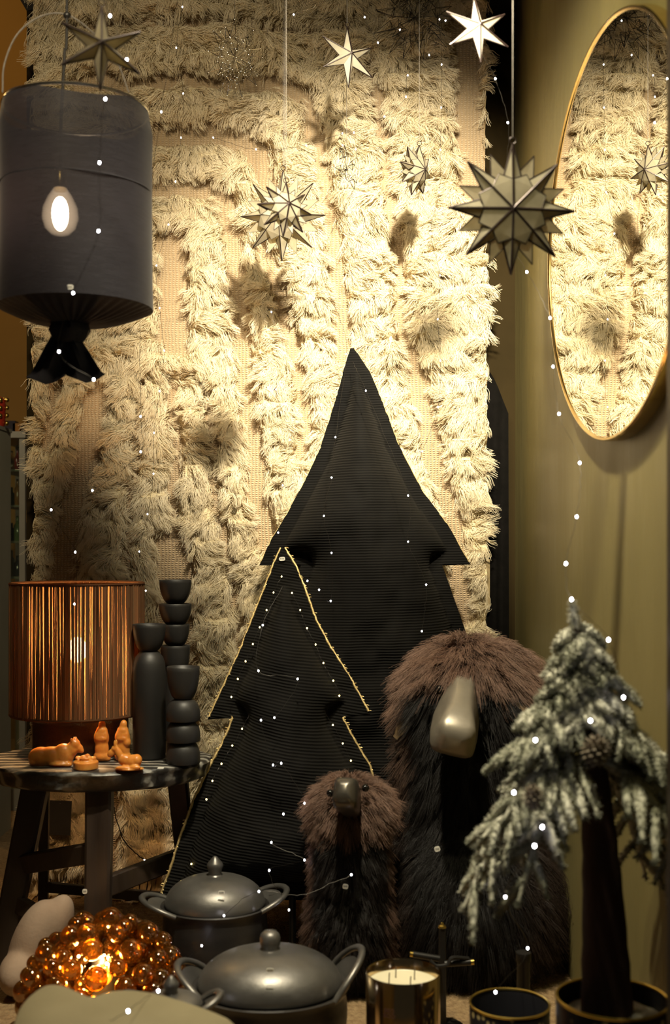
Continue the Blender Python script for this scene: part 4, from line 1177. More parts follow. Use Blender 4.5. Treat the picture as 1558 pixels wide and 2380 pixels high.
# ------------------------------------------------------------------ amber glass bubble lamp
ac = P(243, 2300, 2.44); AX, AY, AZ = 0.160, 0.130, 0.150
AZ0 = 0.075
amb = thing('glass_bubble_lamp', (ac.x, 2.44, 0), 'glowing cluster of amber glass bubbles on the floor before the stool', 'lamp')
ball_me = MB().ball((0, 0, 0), 1.0, 24, 14).mesh('glass_ball', M['amber'], True, 0)
cnt = 0
for shell, n in ((1.0, 84), (0.66, 30)):
    for i in range(n):
        u = (i + .5) / n
        zc = 1 - u * 1.30
        a = i * 2.39996 + shell
        if abs(zc) > 1: continue
        q = math.sqrt(max(0, 1 - zc * zc))
        r = rng.uniform(0.0165, 0.0245)
        pos = Vector((ac.x + q * math.cos(a) * AX * shell, 2.44 + q * math.sin(a) * AY * shell, AZ0 + zc * AZ * shell)) + Vector(rng.normal(0, 0.006, 3))
        if pos.z < r + 0.002: pos.z = r + 0.002
        o = bpy.data.objects.new('glass_ball', ball_me); COL.objects.link(o)
        o.location = pos; o.scale = (r, r, r * rng.uniform(.95, 1.1))
        o.parent = amb; o.matrix_parent_inverse = Matrix.Translation(-amb.location); cnt += 1
MB().lathe([(0.05, 0), (0.06, 0.01), (0.05, 0.06), (0.02, 0.16)], 20, (ac.x, 2.44, 0.0)).build('stem', M['dark_bronze'], amb)
hot = P(222, 2255, 2.375)
glow_me = MB().ball((0, 0, 0), 1.0, 12, 8).mesh('bulb', M['amber_glow'], True, 0)
for i in range(7):
    o = bpy.data.objects.new('bulb', glow_me); COL.objects.link(o)
    o.location = hot + Vector((rng.uniform(-.045, .05), rng.uniform(-0.01, .03), rng.uniform(-.035, .035))); r = rng.uniform(.0022, .0036); o.scale = (r, r, r)
    o.parent = amb; o.matrix_parent_inverse = Matrix.Translation(-amb.location)
point('amber_glow_light', hot + Vector((0, 0.01, 0)), 2.2, (1.0, 0.64, 0.28), 0.02)

# ------------------------------------------------------------------ pale slab in front, felt cushion behind
edge = [(12, 1.66), (36, 1.80), (62, 1.87), (95, 1.915), (118, 1.925), (150, 1.915), (180, 1.885), (215, 1.872), (250, 1.893), (290, 1.90), (340, 1.893), (400, 1.868), (460, 1.835), (515, 1.80), (545, 1.772), (560, 1.72), (540, 1.66), (430, 1.60), (280, 1.58), (120, 1.59)]
ep = catmull([Vector(((px_ - CX) / F * dd, dd, 0)) for px_, dd in edge] + [Vector(((edge[0][0] - CX) / F * edge[0][1], edge[0][1], 0))], 6)[:-1]
cen = sum(ep, Vector()) / len(ep)
m = MB(); V = []; ZT = 0.288
prof = [(0.80, 0.0), (0.86, 0.02), (0.93, 0.15), (0.97, 0.24), (0.995, ZT - 0.018), (1.0, ZT - 0.010), (0.992, ZT - 0.003), (0.97, ZT), (0.7, ZT + 0.002), (0.3, ZT + 0.003)]
for s_, z_ in prof:
    for p in ep: V.append((cen.x + (p.x - cen.x) * s_, cen.y + (p.y - cen.y) * s_, z_))
n = len(ep)
f = [(k * n + i, k * n + (i + 1) % n, (k + 1) * n + (i + 1) % n, (k + 1) * n + i) for k in range(len(prof) - 1) for i in range(n)]
f += [tuple(range(n - 1, -1, -1)), tuple((len(prof) - 1) * n + i for i in range(n))]
m.add(V, f)
solo('wavy_slab', m, M['slab'], (cen.x, cen.y, 0), 'pale beige smooth block with a wavy outline at the window\'s lower left', 'slab')
c = P(72, 2215, 2.66)
o = blob('felt_cushion', [((c.x, 2.68, .10), (.050, .06, .105), 20, 14, (0.0, 0.35, 0)), ((c.x - .02, 2.64, .05), (.045, .07, .05), 20, 14), ((c.x + .04, 2.70, .13), (.04, .05, .08), 20, 14, (0, .4, 0))], 0.005, M['cushion'], None, 8)
tag(o, 'dusty pink felt cushion on the floor left of the amber cluster', 'cushion')

# ------------------------------------------------------------------ candle, pots and stand at the front
d = 2.17; c = P(937, 2257, d); cz_ = c.z; CR = 86 / F * d
cand = thing('candle', (c.x, d, 0), 'large four-wick candle in a polished bronze cylinder beside the casserole', 'candle')
MB().lathe([(0.001, 0), (CR * .98, 0), (CR, 0.004), (CR, cz_ - 0.002), (CR * .985, cz_), (CR * .965, cz_ - 0.002), (CR * .96, cz_ - 0.04), (CR * 0.9, cz_ - 0.06), (0.001, cz_ - 0.06)], 72, (c.x, d, 0)).build('vessel', M['steel_gold'], cand, True, 40)
wx_ = MB().lathe([(0.001, cz_ - 0.05), (CR * .945, cz_ - 0.05), (CR * .955, cz_ - 0.020), (CR * .93, cz_ - 0.0215), (0.001, cz_ - 0.022)], 64, (c.x, d, 0)).build('wax', M['candle_wax'], cand, True, 40)
for dx, dy in ((-0.026, -0.006), (-0.012, 0.026), (0.022, 0.016), (0.012, -0.024)):
    MB().tube([(c.x + dx, d + dy, cz_ - 0.024), (c.x + dx + .0005, d + dy, cz_ - 0.006), (c.x + dx + .001, d + dy, cz_ - .001)], 0.0011, 6).build('wick', M['wick'], wx_)
for body, y in (('BEO', 2353), ('BOO', 2365)):
    tx = P(906, y, d - CR); a = math.atan2(tx.x - c.x, CR)
    sx_ = tx.x - c.x; ang_ = math.asin(max(-1, min(1, sx_ / CR)))
    pos = Vector((c.x + math.sin(ang_) * (CR + 0.0004), d - math.cos(ang_) * (CR + 0.0004), tx.z))
    text_mesh(body, 0.0105, M['print'], Matrix.Translation(pos) @ Euler((math.pi / 2, 0, ang_)).to_matrix().to_4x4(), 'lettering', cand)
def rim_pot(name, label, px, py, d, R, mat, rimr=0.0022):
    c = P(px, py, d)
    r = thing(name, (c.x, d, 0), label, 'plant pot')
    z = c.z
    MB().lathe([(0.001, 0), (R * .94, 0), (R * .97, .005), (R, z - 0.002), (R * .985, z), (R * .97, z - .002)], 64, (c.x, d, 0), cap1=False).build('body', mat, r, True, 40)
    MB().lathe([(R * .97, z - .002), (R * .955, z - .01), (R * .94, 0.02), (0.001, 0.018)], 64, (c.x, d, 0), cap0=False).build('lining', M['pot_inside'], r, True, 40)
    MB().tube([(c.x + R * .985 * math.cos(a), d + R * .985 * math.sin(a), z) for a in np.linspace(0, 2 * math.pi, 65)[:-1]], rimr, 8, True).build('rim', M['gold_rim'], r)
    return r, c
rim_pot('plant_pot', 'empty dark lacquered pot with thin gold rim, between candle and fir planter', 1185, 2332, 2.10, 93 / F * 2.10, M['pattern'])
PD = 1.80; PR = 130 / F * PD
planter, pcn = rim_pot('planter', 'larger dark pot with gold rim and leaf pattern holding the snowy fir', 1424, 2320, PD, PR, M['pattern'], 0.0024)
m = MB(); V = []; n = 40
for k in range(9):
    for i in range(n):
        a = 2 * math.pi * i / n; r_ = PR * .93 * (1 - k / 8.3)
        V.append((pcn.x + r_ * math.cos(a), PD + r_ * math.sin(a), pcn.z - 0.030 + 0.014 * (k / 8) + (0.006 * rng.uniform() if k else 0)))
m.add(V, [(k * n + i, k * n + (i + 1) % n, (k + 1) * n + (i + 1) % n, (k + 1) * n + i) for k in range(8) for i in range(n)] + [tuple(8 * n + i for i in range(n))])
m.build('snow_cover', M['snow'], planter)['kind'] = 'stuff'

d = 2.45
stand = thing('candlestick', (P(1027, 2200, d).x, d, 0), 'black iron cross-armed candlestick with brass tips behind the candle', 'candlestick')
t0 = P(1028, 2156, d)
m = MB(); m.bar((t0.x, d, 0.0), (t0.x, d, t0.z), 0.017, 0.014); m.lathe([(0.045, 0), (0.045, 0.008), (0.012, 0.014)], 24, (t0.x, d, 0)); m.build('post', M['black_iron'], stand, True, 30)
MB().lathe([(0.001, 0), (0.009, 0), (0.008, 0.004), (0.004, 0.006), (0.003, 0.010), (0.001, 0.011)], 16, (t0.x, d, t0.z)).build('finial', M['gold_rim'], stand)
for a, b2 in (((960, 2218), (1022, 2228)), ((1034, 2240), (1095, 2236))):
    pa, pb = P(*a, d - .02), P(*b2, d - .02)
    MB().tube([pa, pb], 0.0065, 10).build('arm', M['black_iron'], stand)
    tip = pa if a[0] == 960 else pb; dirn = (pa - pb).normalized() if a[0] == 960 else (pb - pa).normalized()
    MB().tube([tip, tip + dirn * 0.006], 0.0058, 10).build('arm_tip', M['gold_rim'], stand)
MB().tube(catmull([P(1000, 2232, d - .03), P(1015, 2245, d - .035), P(1040, 2242, d - .035), P(1052, 2226, d - .03), P(1090, 2228, d - .02)], 6), 0.004, 8).build('bracket', M['black_iron'], stand)
d = 2.30; t1 = P(1217, 2213, d)
st2 = thing('candle_holder', (t1.x, d, 0), 'plain black candle holder post behind the empty gold-rimmed pot', 'candlestick')
MB().lathe([(0.05, 0), (0.05, 0.006), (0.014, 0.012), (0.0125, t1.z - .02), (0.015, t1.z - .016), (0.015, t1.z)], 20, (t1.x, d, 0)).build('post', M['black_iron'], st2, True, 40)

# ------------------------------------------------------------------ furry bears
def fur_on(o, n, length, mat, parent, comb, tintf, r0=0.0007, r1=0.0002, K=7, clump=0.016, wig=0.004, pull=0.35, seed=1):
    me = o.data
    me.calc_loop_triangles()
    nt = len(me.loop_triangles)
    tri = np.empty(nt * 3, np.int32); me.loop_triangles.foreach_get('vertices', tri); tri = tri.reshape(-1, 3)
    co = np.empty(len(me.vertices) * 3, np.float32); me.vertices.foreach_get('co', co); co = co.reshape(-1, 3).astype(float)
    A, B, C = co[tri[:, 0]], co[tri[:, 1]], co[tri[:, 2]]
    cr = np.cross(B - A, C - A); ar = np.linalg.norm(cr, axis=1)
    g = np.random.default_rng(seed)
    pick = g.choice(nt, n, p=ar / ar.sum())
    u = np.sqrt(g.uniform(size=n)); v = g.uniform(size=n)
    root = A[pick] * (1 - u)[:, None] + B[pick] * (u * (1 - v))[:, None] + C[pick] * (u * v)[:, None]
    nr = cr[pick] / ar[pick][:, None]
    cell = np.floor(root / clump).astype(int)
    hsh = (cell[:, 0] * 73856093 ^ cell[:, 1] * 19349663 ^ cell[:, 2] * 83492791) % 4096
    cv = np.random.default_rng(seed + 1).normal(0, 1, (4096, 3)); cu = np.random.default_rng(seed + 2).uniform(0, 1, (4096,))
    dirn = nr * 0.75 + comb(root, nr) + cv[hsh] * 0.30 + g.normal(0, 0.10, (n, 3))
    dirn /= np.linalg.norm(dirn, axis=1)[:, None]
    ln = length(root) * g.uniform(0.65, 1.15, n) * (0.8 + 0.4 * cu[hsh])
    s = np.linspace(0, 1, K)[None, :, None]
    cc = (cell + 0.5) * clump
    grav = np.array([0, 0, -1.0])
    lay = comb(root, nr)
    path = root[:, None, :] + dirn[:, None, :] * ln[:, None, None] * s + (lay * 0.35 + grav * 0.45)[:, None, :] * (ln[:, None, None] * s * s)
    ctr = ((cc - root) * pull)[:, None, :] * s ** 1.3
    ctr = ctr - (ctr * nr[:, None, :]).sum(-1, keepdims=True) * nr[:, None, :]
    path = path + ctr + (cv[(hsh + 7) % 4096] * wig)[:, None, :] * np.sin(s * 5.0) * s
    path[..., 2] = np.maximum(path[..., 2], 0.004)
    path[..., 0] = np.minimum(path[..., 0], XW - 0.004)
    rn = np.clip(0.5 * cu[hsh] + 0.5 * g.uniform(size=n), 0, 1)
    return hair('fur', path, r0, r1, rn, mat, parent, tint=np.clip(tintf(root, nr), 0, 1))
def muzzle(name, A, B, prof, mat, parent, up=Vector((0, 0, 1))):
    """lofted block: prof = (t, half width top, half width bottom, half height)"""
    A, B = Vector(A), Vector(B); t_ = (B - A).normalized()
    u = t_.cross(up).normalized(); w = u.cross(t_).normalized()
    V = []; n = 24
    for t, wt, wb, hh in prof:
        c = A.lerp(B, t)
        for i in range(n):
            a = 2 * math.pi * i / n
            ca, sa = math.cos(a), math.sin(a)
            e = 0.42
            x = math.copysign(abs(ca) ** e, ca); y = math.copysign(abs(sa) ** e, sa)
            V.append(c + u * x * (wt + (wb - wt) * (0.5 - 0.5 * y)) + w * y * hh)
    f = [(k * n + i, k * n + (i + 1) % n, (k + 1) * n + (i + 1) % n, (k + 1) * n + i) for k in range(len(prof) - 1) for i in range(n)]
    f += [tuple(range(n - 1, -1, -1)), tuple((len(prof) - 1) * n + i for i in range(n))]
    m = MB(); m.add(V, f)
    return m.build(name, mat, parent, True, 55)

# large bear
bx, by = 0.312, 2.86
bear = thing('fur_bear', (bx, by, 0), 'large dark brown furry bear figure with long bronze muzzle, beside the fir', 'bear figure')
hc = np.array([0.318, 2.83, 0.655])
body = blob('body', [((bx, 2.86, .25), (.150, .150, .20), 24, 16), ((bx + .01, 2.80, .20), (.165, .16, .17), 24, 16), ((bx, 2.86, .45), (.125, .115, .20), 24, 16), (tuple(hc), (.128, .110, .118), 24, 16),
    ((hc[0] + .075, 2.84, .705), (.045, .06, .055), 16, 10), ((hc[0] - .02, 2.78, .66), (.07, .07, .06), 16, 10),
    ((bx - .095, 2.90, .08), (.045, .05, .08), 16, 10), ((bx + .09, 2.86, .08), (.05, .05, .08), 16, 10)], 0.011, M['fur_skin'], bear, 8)
def comb_big(p, nr):
    dv = p - hc
    out = np.stack([dv[:, 0] * 3.0 + 0.10 * np.sign(dv[:, 0]), np.where(p[:, 2] > .55, -0.10, 0.0), -0.28 - 0.5 * (p[:, 2] < .55)], -1)
    return out
def ln_big(p): return np.where(p[:, 2] > 0.53, 0.062, 0.055) * (1 - 0.55 * ((np.abs(p[:, 0] - (hc[0] - .03)) < .06) & (p[:, 1] < 2.76) & (p[:, 2] < .70) & (p[:, 2] > .5)))
def tint_big(p, nr): return np.clip(1.0 * ((p[:, 1] < 2.80) & (p[:, 2] < .675) & (np.abs(p[:, 0] - hc[0] + .02) < .095)) + 0.90 * np.clip((0.74 - p[:, 2]) / 0.34, 0, 1) + 0.25 * vnoise(p[:, 0] * 60, p[:, 2] * 40, 81) * (p[:, 2] > .4), 0, .985)  # black face and chest, plus shade from above put into the fur colour
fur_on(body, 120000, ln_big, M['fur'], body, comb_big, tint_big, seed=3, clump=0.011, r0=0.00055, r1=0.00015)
mz = muzzle('muzzle', P(1074, 1585, 2.735), P(1054, 1718, 2.54), [(0.0, .022, .034, .026), (0.15, .022, .046, .034), (0.45, .022, .060, .046), (0.70, .026, .060, .050), (0.86, .034, .055, .050), (0.97, .040, .050, .044), (1.04, .034, .042, .034), (1.08, .018, .022, .018)], M['muzzle'], bear, up=Vector((0.10, -0.7, 0.7)))
mz['label'] = 'satin bronze muzzle'
for px_, py_ in ((1020, 1600), (1117, 1612)): MB().ball(P(px_, py_, 2.715), 0.011, 14, 10).build('eye', M['eye'], bear)
for pts_ in ((P(1200, 1632, 2.72), P(1228, 1658, 2.71), P(1254, 1702, 2.72)), (P(958, 1655, 2.82), P(935, 1685, 2.80), P(918, 1712, 2.80))):
    cp = catmull(list(pts_), 5); m = MB()
    m.tube(cp, [0.010 + 0.013 * math.sin(math.pi * min(1, i / (len(cp) - 1) + .1)) for i in range(len(cp))], 12, flat=0.22)
    e_ = m.build('ear', M['leather'], bear); e_['label'] = 'tan leather ear'
for px_, dd in ((944, 2.90), (1150, 2.84), (990, 2.98), (1190, 2.98)):
    f0 = P(px_, 2200, dd)
    m = MB(); m.lathe([(0.001, 0), (0.020, 0), (0.022, 0.006), (0.017, 0.03), (0.016, 0.07)], 16, (f0.x, dd, 0)); m.build('hoof', M['bronze'], bear)
sticker(1015, 1968, 2.585, 13, 12, body, 0.3)

bear.location.y -= 0.02
# small bear
sx0, sy0 = 0.034, 2.69
cub = thing('fur_bear', (sx0, sy0, 0), 'small brown furry bear figure with dark rounded muzzle, before the corduroy trees', 'bear figure')
hs = np.array([0.036, 2.69, 0.418])
cbody = blob('body', [((sx0, 2.70, .16), (.078, .085, .14), 20, 14), ((sx0, 2.69, .29), (.066, .07, .11), 20, 14), (tuple(hs), (.074, .066, .060), 20, 14), ((sx0 - .04, 2.70, .05), (.03, .04, .05), 14, 10), ((sx0 + .04, 2.70, .05), (.03, .04, .05), 14, 10), ((hs[0] - .01, 2.655, .425), (.04, .04, .035), 14, 10)], 0.008, M['fur_skin'], cub, 6)
def comb_small(p, nr):
    dv = p - hs
    return np.stack([dv[:, 0] * 5.0 + 0.12 * np.sign(dv[:, 0]), np.where(p[:, 2] > .35, -0.05, 0.0), -0.15 - 0.55 * (p[:, 2] < .36)], -1)
def ln_small(p): return np.where(p[:, 2] > 0.34, 0.036, 0.030)
def tint_small(p, nr): return np.clip(1.0 * ((p[:, 1] < 2.675) & (np.abs(p[:, 0] - sx0) < .058) & (p[:, 2] < .365)) + 0.62 * np.clip((.44 - p[:, 2]) / .22, 0, 1) + 0.2 * vnoise(p[:, 0] * 80, p[:, 2] * 60, 82), 0, .97)  # dark chest, plus shade below the head put into the fur colour
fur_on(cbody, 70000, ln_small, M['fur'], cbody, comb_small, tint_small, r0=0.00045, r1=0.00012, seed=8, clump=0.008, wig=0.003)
mz = muzzle('muzzle', P(818, 1862, 2.62), P(800, 1832, 2.525), [(0.0, .020, .020, .030), (0.4, .024, .024, .032), (0.75, .026, .028, .034), (0.95, .023, .026, .030), (1.06, .017, .019, .022), (1.12, .008, .009, .010)], M['dark_bronze'], cub)
mz['label'] = 'dark metal muzzle'
for px_, py_ in ((768, 1838), (849, 1826)): MB().ball(P(px_, py_, 2.60), 0.0085, 12, 8).build('eye', M['eye'], cub)
sticker(803, 2053, 2.585, 13, 12, cbody, -0.2)
cub.location.y -= 0.025

# ------------------------------------------------------------------ flocked fir tree
fd_ = 1.80
tb, tt = Vector((P(1412, 2350, fd_).x, fd_, pcn.z - 0.028)), P(1331, 1425, 1.86)
fir = thing('fir_tree', tb, 'small snow-flocked artificial fir with bare reddish trunk in the patterned planter', 'fir tree')
def trunk_at(t): return tb.lerp(tt, t) + Vector((0.012 * math.sin(t * 3.0), 0, 0))
MB().tube([trunk_at(t) for t in np.linspace(0, 1, 24)], [0.0365 * (1 - t) ** 0.8 + 0.004 + 0.001 * math.sin(t * 60) for t in np.linspace(0, 1, 24)], 16).build('trunk', M['bark'], fir)
gr = np.random.default_rng(17)
XMAX = XW - 0.010
def finger(V, Fc, FL, path, r, white):
    """one flocked twig: lumpy tapered tube bristling with short needles"""
    n = 6; m = len(path); b0 = len(V); prev = None
    rad = []
    for k, p in enumerate(path):
        t = (path[min(k + 1, m - 1)] - path[max(k - 1, 0)]).normalized()
        u = t.orthogonal().normalized() if prev is None else (prev - t * prev.dot(t)).normalized()
        prev = u; w = t.cross(u)
        q = k / (m - 1)
        rk = r * (0.62 + 0.25 * math.sin(math.pi * q)) * gr.uniform(0.7, 1.3)
        if k == m - 1: rk *= 0.6
        rad.append((p, u, w, t, rk))
        for i in range(n):
            a = 2 * math.pi * i / n
            V.append(p + u * math.cos(a) * rk + w * math.sin(a) * rk); FL.append(white * gr.uniform(0.5, 1.0))
    for k in range(m - 1):
        for i in range(n):
            j = (i + 1) % n
            Fc.append((b0 + k * n + i, b0 + k * n + j, b0 + (k + 1) * n + j)); Fc.append((b0 + k * n + i, b0 + (k + 1) * n + j, b0 + (k + 1) * n + i))
    nn = int(44 * m * r / 0.006)
    for _ in range(nn):
        p, u, w, t, rk = rad[gr.integers(0, m)]
        a = gr.uniform(0, 2 * math.pi); nrm = u * math.cos(a) + w * math.sin(a)
        base = p + nrm * rk * 0.7 + t * gr.uniform(-.006, .006)
        tip = base + nrm * gr.uniform(.003, .0085) + t * gr.uniform(-.001, .006)
        s_ = nrm.cross(t) * 0.0013; q_ = t * 0.0012
        b = len(V); wv = white * gr.uniform(0.05, 1.25)
        V.extend([base + s_, base - s_, base + q_ + nrm * .0006, tip]); FL.extend([wv * .5, wv * .5, wv * .6, wv])
        Fc.extend([(b, b + 1, b + 3), (b + 1, b + 2, b + 3), (b + 2, b, b + 3)])
bough_log = []
def clampx(p):
    if p.x > XMAX: p = Vector((XMAX - gr.uniform(0, .006), p.y - 0.3 * (p.x - XMAX), p.z))
    return p
specs = []
NB = 52
for i in range(NB):
    q = i / (NB - 1)
    t = 0.965 - 0.385 * q ** 0.85            # height along the trunk
    a = i * 2.39996 + 0.4
    L = 0.034 + 0.185 * q ** 1.15
    if q > 0.5 and math.sin(a) < -0.8: continue
    specs.append((t, a, L * gr.uniform(.85, 1.15)))
for a, t, L in ((2.75, .66, .21), (3.35, .62, .22), (2.3, .60, .20), (0.3, .63, .20), (0.9, .60, .19), (3.9, .64, .19), (5.6, .62, .17)):
    specs.append((t, a, L))
for t, a, L in specs:
    o_ = trunk_at(t)
    dr = Vector((math.cos(a), math.sin(a) * 0.85, 0))
    V, Fc, FL = [], [], []
    droop = gr.uniform(0.40, 0.95) if len(bough_log) < len(specs) - 7 else gr.uniform(.95, 1.25); bough_log.append(1)
    def stem(s_): return clampx(o_ + dr * L * (0.95 * s_) + Vector((0, 0, L * (0.10 * s_ - droop * s_ * s_))))
    white = gr.uniform(0.5, 1.05)
    main = [stem(s_) for s_ in np.linspace(0.02, 1, 9)]
    finger(V, Fc, FL, main, 0.0055 + 0.010 * L, white)
    ns = int(3 + L * 40)
    for j in range(ns):
        s0 = 0.22 + 0.74 * (j + gr.uniform(0, .6)) / ns
        p0 = stem(s0); tan = (stem(min(1, s0 + .05)) - stem(s0 - .05)).normalized()
        sd = tan.cross(Vector((0, 0, 1))).normalized() * (1 if j % 2 else -1)
        fl = L * (0.42 - 0.22 * s0) * gr.uniform(.7, 1.25) + 0.016
        dv_ = (tan * 0.70 + sd * gr.uniform(.7, 1.1) + Vector((0, 0, gr.uniform(-.35, .1)))).normalized()
        pth = [clampx(p0 + dv_ * fl * q + Vector((0, 0, -0.22 * fl * q * q))) for q in np.linspace(0, 1, 6)]
        finger(V, Fc, FL, pth, gr.uniform(.0058, .0090), white * gr.uniform(.7, 1.15))
    np_mesh('bough', np.array([tuple(v) for v in V]), np.array(Fc), M['needle'], fir, True, {'flock': np.clip(np.array(FL), 0, 1)})
V, Fc, FL = [], [], []
finger(V, Fc, FL, [trunk_at(t) for t in np.linspace(0.93, 1.02, 6)], 0.011, 0.9)
np_mesh('leader', np.array([tuple(v) for v in V]), np.array(Fc), M['needle'], fir, True, {'flock': np.clip(np.array(FL), 0, 1)})
def pinecone(px, py, d, R):
    c = P(px, py, d); m = MB(); m.ball(c, (R * .6, R * .6, R * .9), 10, 8)
    for i in range(70):
        z = 1 - 2 * (i + .5) / 70; a = i * 2.39996; q = math.sqrt(1 - z * z)
        v = Vector((q * math.cos(a), q * math.sin(a), z * 1.2)); p = c + v * R * .62
        u = Vector((-math.sin(a), math.cos(a), 0)); e = v.normalized()
        m.add([p + u * R * .16, p - u * R * .16, p + e * R * .42 + u * R * .13 - Vector((0, 0, R * .1)), p + e * R * .42 - u * R * .13 - Vector((0, 0, R * .1)), p - Vector((0, 0, R * .14))], [(0, 1, 3, 2), (1, 0, 4), (0, 2, 4), (2, 3, 4), (3, 1, 4)])
    o = m.build('pinecone', M['cone'], fir, False); o['label'] = 'frosted brown pinecone'
M['cone'] = mat_noise('frosted_pinecone', (0.10, 0.07, 0.045), (0.34, 0.29, 0.21), 0.85, scale=60)
pinecone(1385, 1742, 1.74, 0.022)
pinecone(1238, 1850, 1.72, 0.017)

# ------------------------------------------------------------------ fairy lights
led_me = MB().ball((0, 0, 0), 0.0019, 10, 8).mesh('bulb', M['led'], True, 0)
led_w = MB().ball((0, 0, 0), 0.0017, 10, 8).mesh('bulb', M['led_warm'], True, 0)
def string(label, pts, wire=None, me=None, wr=0.0004, extra=None, wmat=None):
    """pts: (px, py, d); wire: the same with extra shaping points, in order"""
    me = me or led_me
    P3 = [P(*p) for p in pts]
    path = [P(*p) for p in (wire or pts)]
    root = thing('string_lights', path[0], label, 'string lights', 'strings of fairy lights')
    cp = catmull(path, 9)
    cp = [p + Vector(rng.normal(0, 0.0009, 3)) for p in cp]
    MB().tube(cp, wr, 4).build('wire', wmat or M['dark_wire'], root)
    for p in P3:
        o = bpy.data.objects.new('bulb', me); COL.objects.link(o)
        o.location = p; o.parent = root; o.matrix_parent_inverse = Matrix.Translation(-root.location)
        o.scale = (1, 1, 1.25)
    return root
A = [(256, 37, 2.0), (295, 138, 2.0), (245, 230, 2.0), (231, 378, 2.0), (229, 537, 2.02), (170, 681, 2.06), (137, 817, 2.08), (218, 882, 2.10)]
string('fairy lights trailing over the charcoal pendant lamp', A, [(240, -40, 2.0)] + A)
A = [(375, 260, 2.6), (327, 968, 2.6), (327, 1050, 2.6), (215, 1140, 2.6), (119, 1185, 2.6), (175, 1283, 2.62), (173, 1404, 2.66)]
string('fairy lights dropping from behind the pendant lamp to the yarn lampshade', A, [(420, -40, 2.6), (375, 260, 2.6), (330, 620, 2.65)] + A[1:])
A = [(424, 16), (410, 111), (426, 217), (421, 320), (408, 422), (392, 522), (364, 617), (371, 716), (382, 815), (371, 909), (358, 1006), (357, 1101), (343, 1195), (324, 1282), (339, 1373)]
A = [(x, y, 3.22) for x, y in A]
string('fairy lights hanging straight down the rug just right of the pendant lamp', A, [(422, -50, 3.22)] + A + [(343, 1440, 3.18)])
A = [(496, 320, 3.2), (595, 347, 3.2), (712, 338, 3.2), (796, 310, 3.2), (823, 308, 3.2), (894, 271, 3.15), (944, 225, 3.15), (948, 175, 3.15), (998, 128, 3.15), (1036, 48, 3.1)]
string('fairy lights swagged in a long curve across the upper rug', A, A + [(1060, -40, 3.1)])
A = [(683, 34, 3.0)]
string('short silvery fairy light end at top, left of the white star', A, [(760, -30, 2.9), (735, 12, 2.95), (705, 26, 3.0), (683, 34, 3.0)], wmat=M['silver_wire'], wr=.0008)
A = [(848, 40, 3.0), (879, 99, 3.0)]
string('two fairy lights right of the white six-pointed star', A, [(838, -40, 3.0)] + A)
A = [(930, 69, 3.1)]
string('single fairy light beside the dark wire star', A, [(955, -30, 3.1), (934, 40, 3.1), (930, 69, 3.1)])
A = [(1022, 45), (1027, 150), (1026, 250), (1024, 348), (1021, 447), (1002, 543), (1023, 640), (1018, 742), (1024, 838), (1018, 946), (982, 1049)]
A = [(x, y, 3.28) for x, y in A]
string('fairy lights hanging straight down the right side of the rug', A, [(1018, -50, 3.28)] + A + [(975, 1075, 3.28)])
A = [(797, 368, 3.2), (827, 347, 3.2), (661, 820, 3.30), (631, 725, 3.30), (642, 905, 3.30), (674, 1022, 3.30), (657, 1128, 3.28), (647, 1238, 3.02)]
A = A[2:]
string('fairy lights on the rug below the pale starburst', [A[1], A[0]] + A[2:], [(620, 610, 3.25), (660, 690, 3.3), A[1], A[0]] + A[2:])
A = [(797, 338, 3.2), (827, 347, 3.2)]
string('two fairy lights on the crumpled wire star', A, [(800, 210, 3.2), A[0], A[1], (826, 430, 3.2), (760, 560, 3.3)])
A = [(805, 823, 3.25), (780, 1016, 3.10), (771, 1110, 3.06), (753, 1199, 3.03), (771, 1285, 3.0), (769, 1397, 2.98), (742, 1371, 2.96), (715, 1350, 2.96)]
string('fairy lights running down the left of the large corduroy tree', A, [(770, 560, 3.3), (750, 640, 3.3), (790, 740, 3.28)] + A)
A = [(851, 908, 3.14), (949, 1152, 3.04), (949, 1259, 3.02), (991, 1359, 2.99), (981, 1467, 2.97)]
string('fairy lights running down the right of the large corduroy tree', A, [(820, 840, 3.26)] + A)
A = [(1152, 183), (1181, 285), (1225, 632), (1279, 739), (1286, 852), (1300, 962), (1348, 1076), (1341, 1201), (1316, 1310), (1329, 1393), (1415, 1487), (1450, 1621)]
dz = [2.5, 2.5, 2.3, 2.2, 2.2, 2.15, 2.1, 2.0, 1.9, 1.82, 1.78, 1.78]
A = [(x, y, z) for (x, y), z in zip(A, dz)]
string('fairy lights trailing past the mirror down to the fir tree', A, [(1100, 110, 2.7), (1130, 142, 2.6)] + A[:2] + [(1178, 400, 2.56), (1190, 560, 2.56)] + A[2:] + [(1455, 1700, 1.76)])
A = [(1373, 1675, 1.72), (1245, 1720, 1.70), (1195, 1842, 1.68), (1261, 1922, 1.68), (1243, 1966, 1.66), (1175, 2085, 1.9), (1227, 2204, 2.2), (1152, 2306, 2.02)]
string('fairy lights draped through the fir tree and down to the gold-rimmed pot', A, A)
A = [(611, 1453, 2.84), (601, 1559, 2.80), (692, 1578, 2.78), (638, 1668, 2.74), (607, 1674, 2.73), (635, 1778, 2.70), (654, 1774, 2.70), (708, 1867, 2.66), (659, 1892, 2.66), (631, 1958, 2.66), (708, 1999, 2.64), (626, 2023, 2.64), (672, 2115, 2.62)]
string('cool white fairy lights zigzagging down the small corduroy tree', A, [(657, 1363, 2.90)] + A)
A = [(817, 2033, 2.53), (602, 2072, 2.50), (521, 2128, 2.52), (469, 2198, 2.50), (411, 2255, 2.34), (440, 2318, 2.12), (368, 2303, 1.93), (298, 2350, 1.74)]
string('fairy lights running over the clay pots to the pale block', A, [(817, 2033, 2.53), (700, 2080, 2.50)] + A[1:] + [(255, 2375, 1.70)])
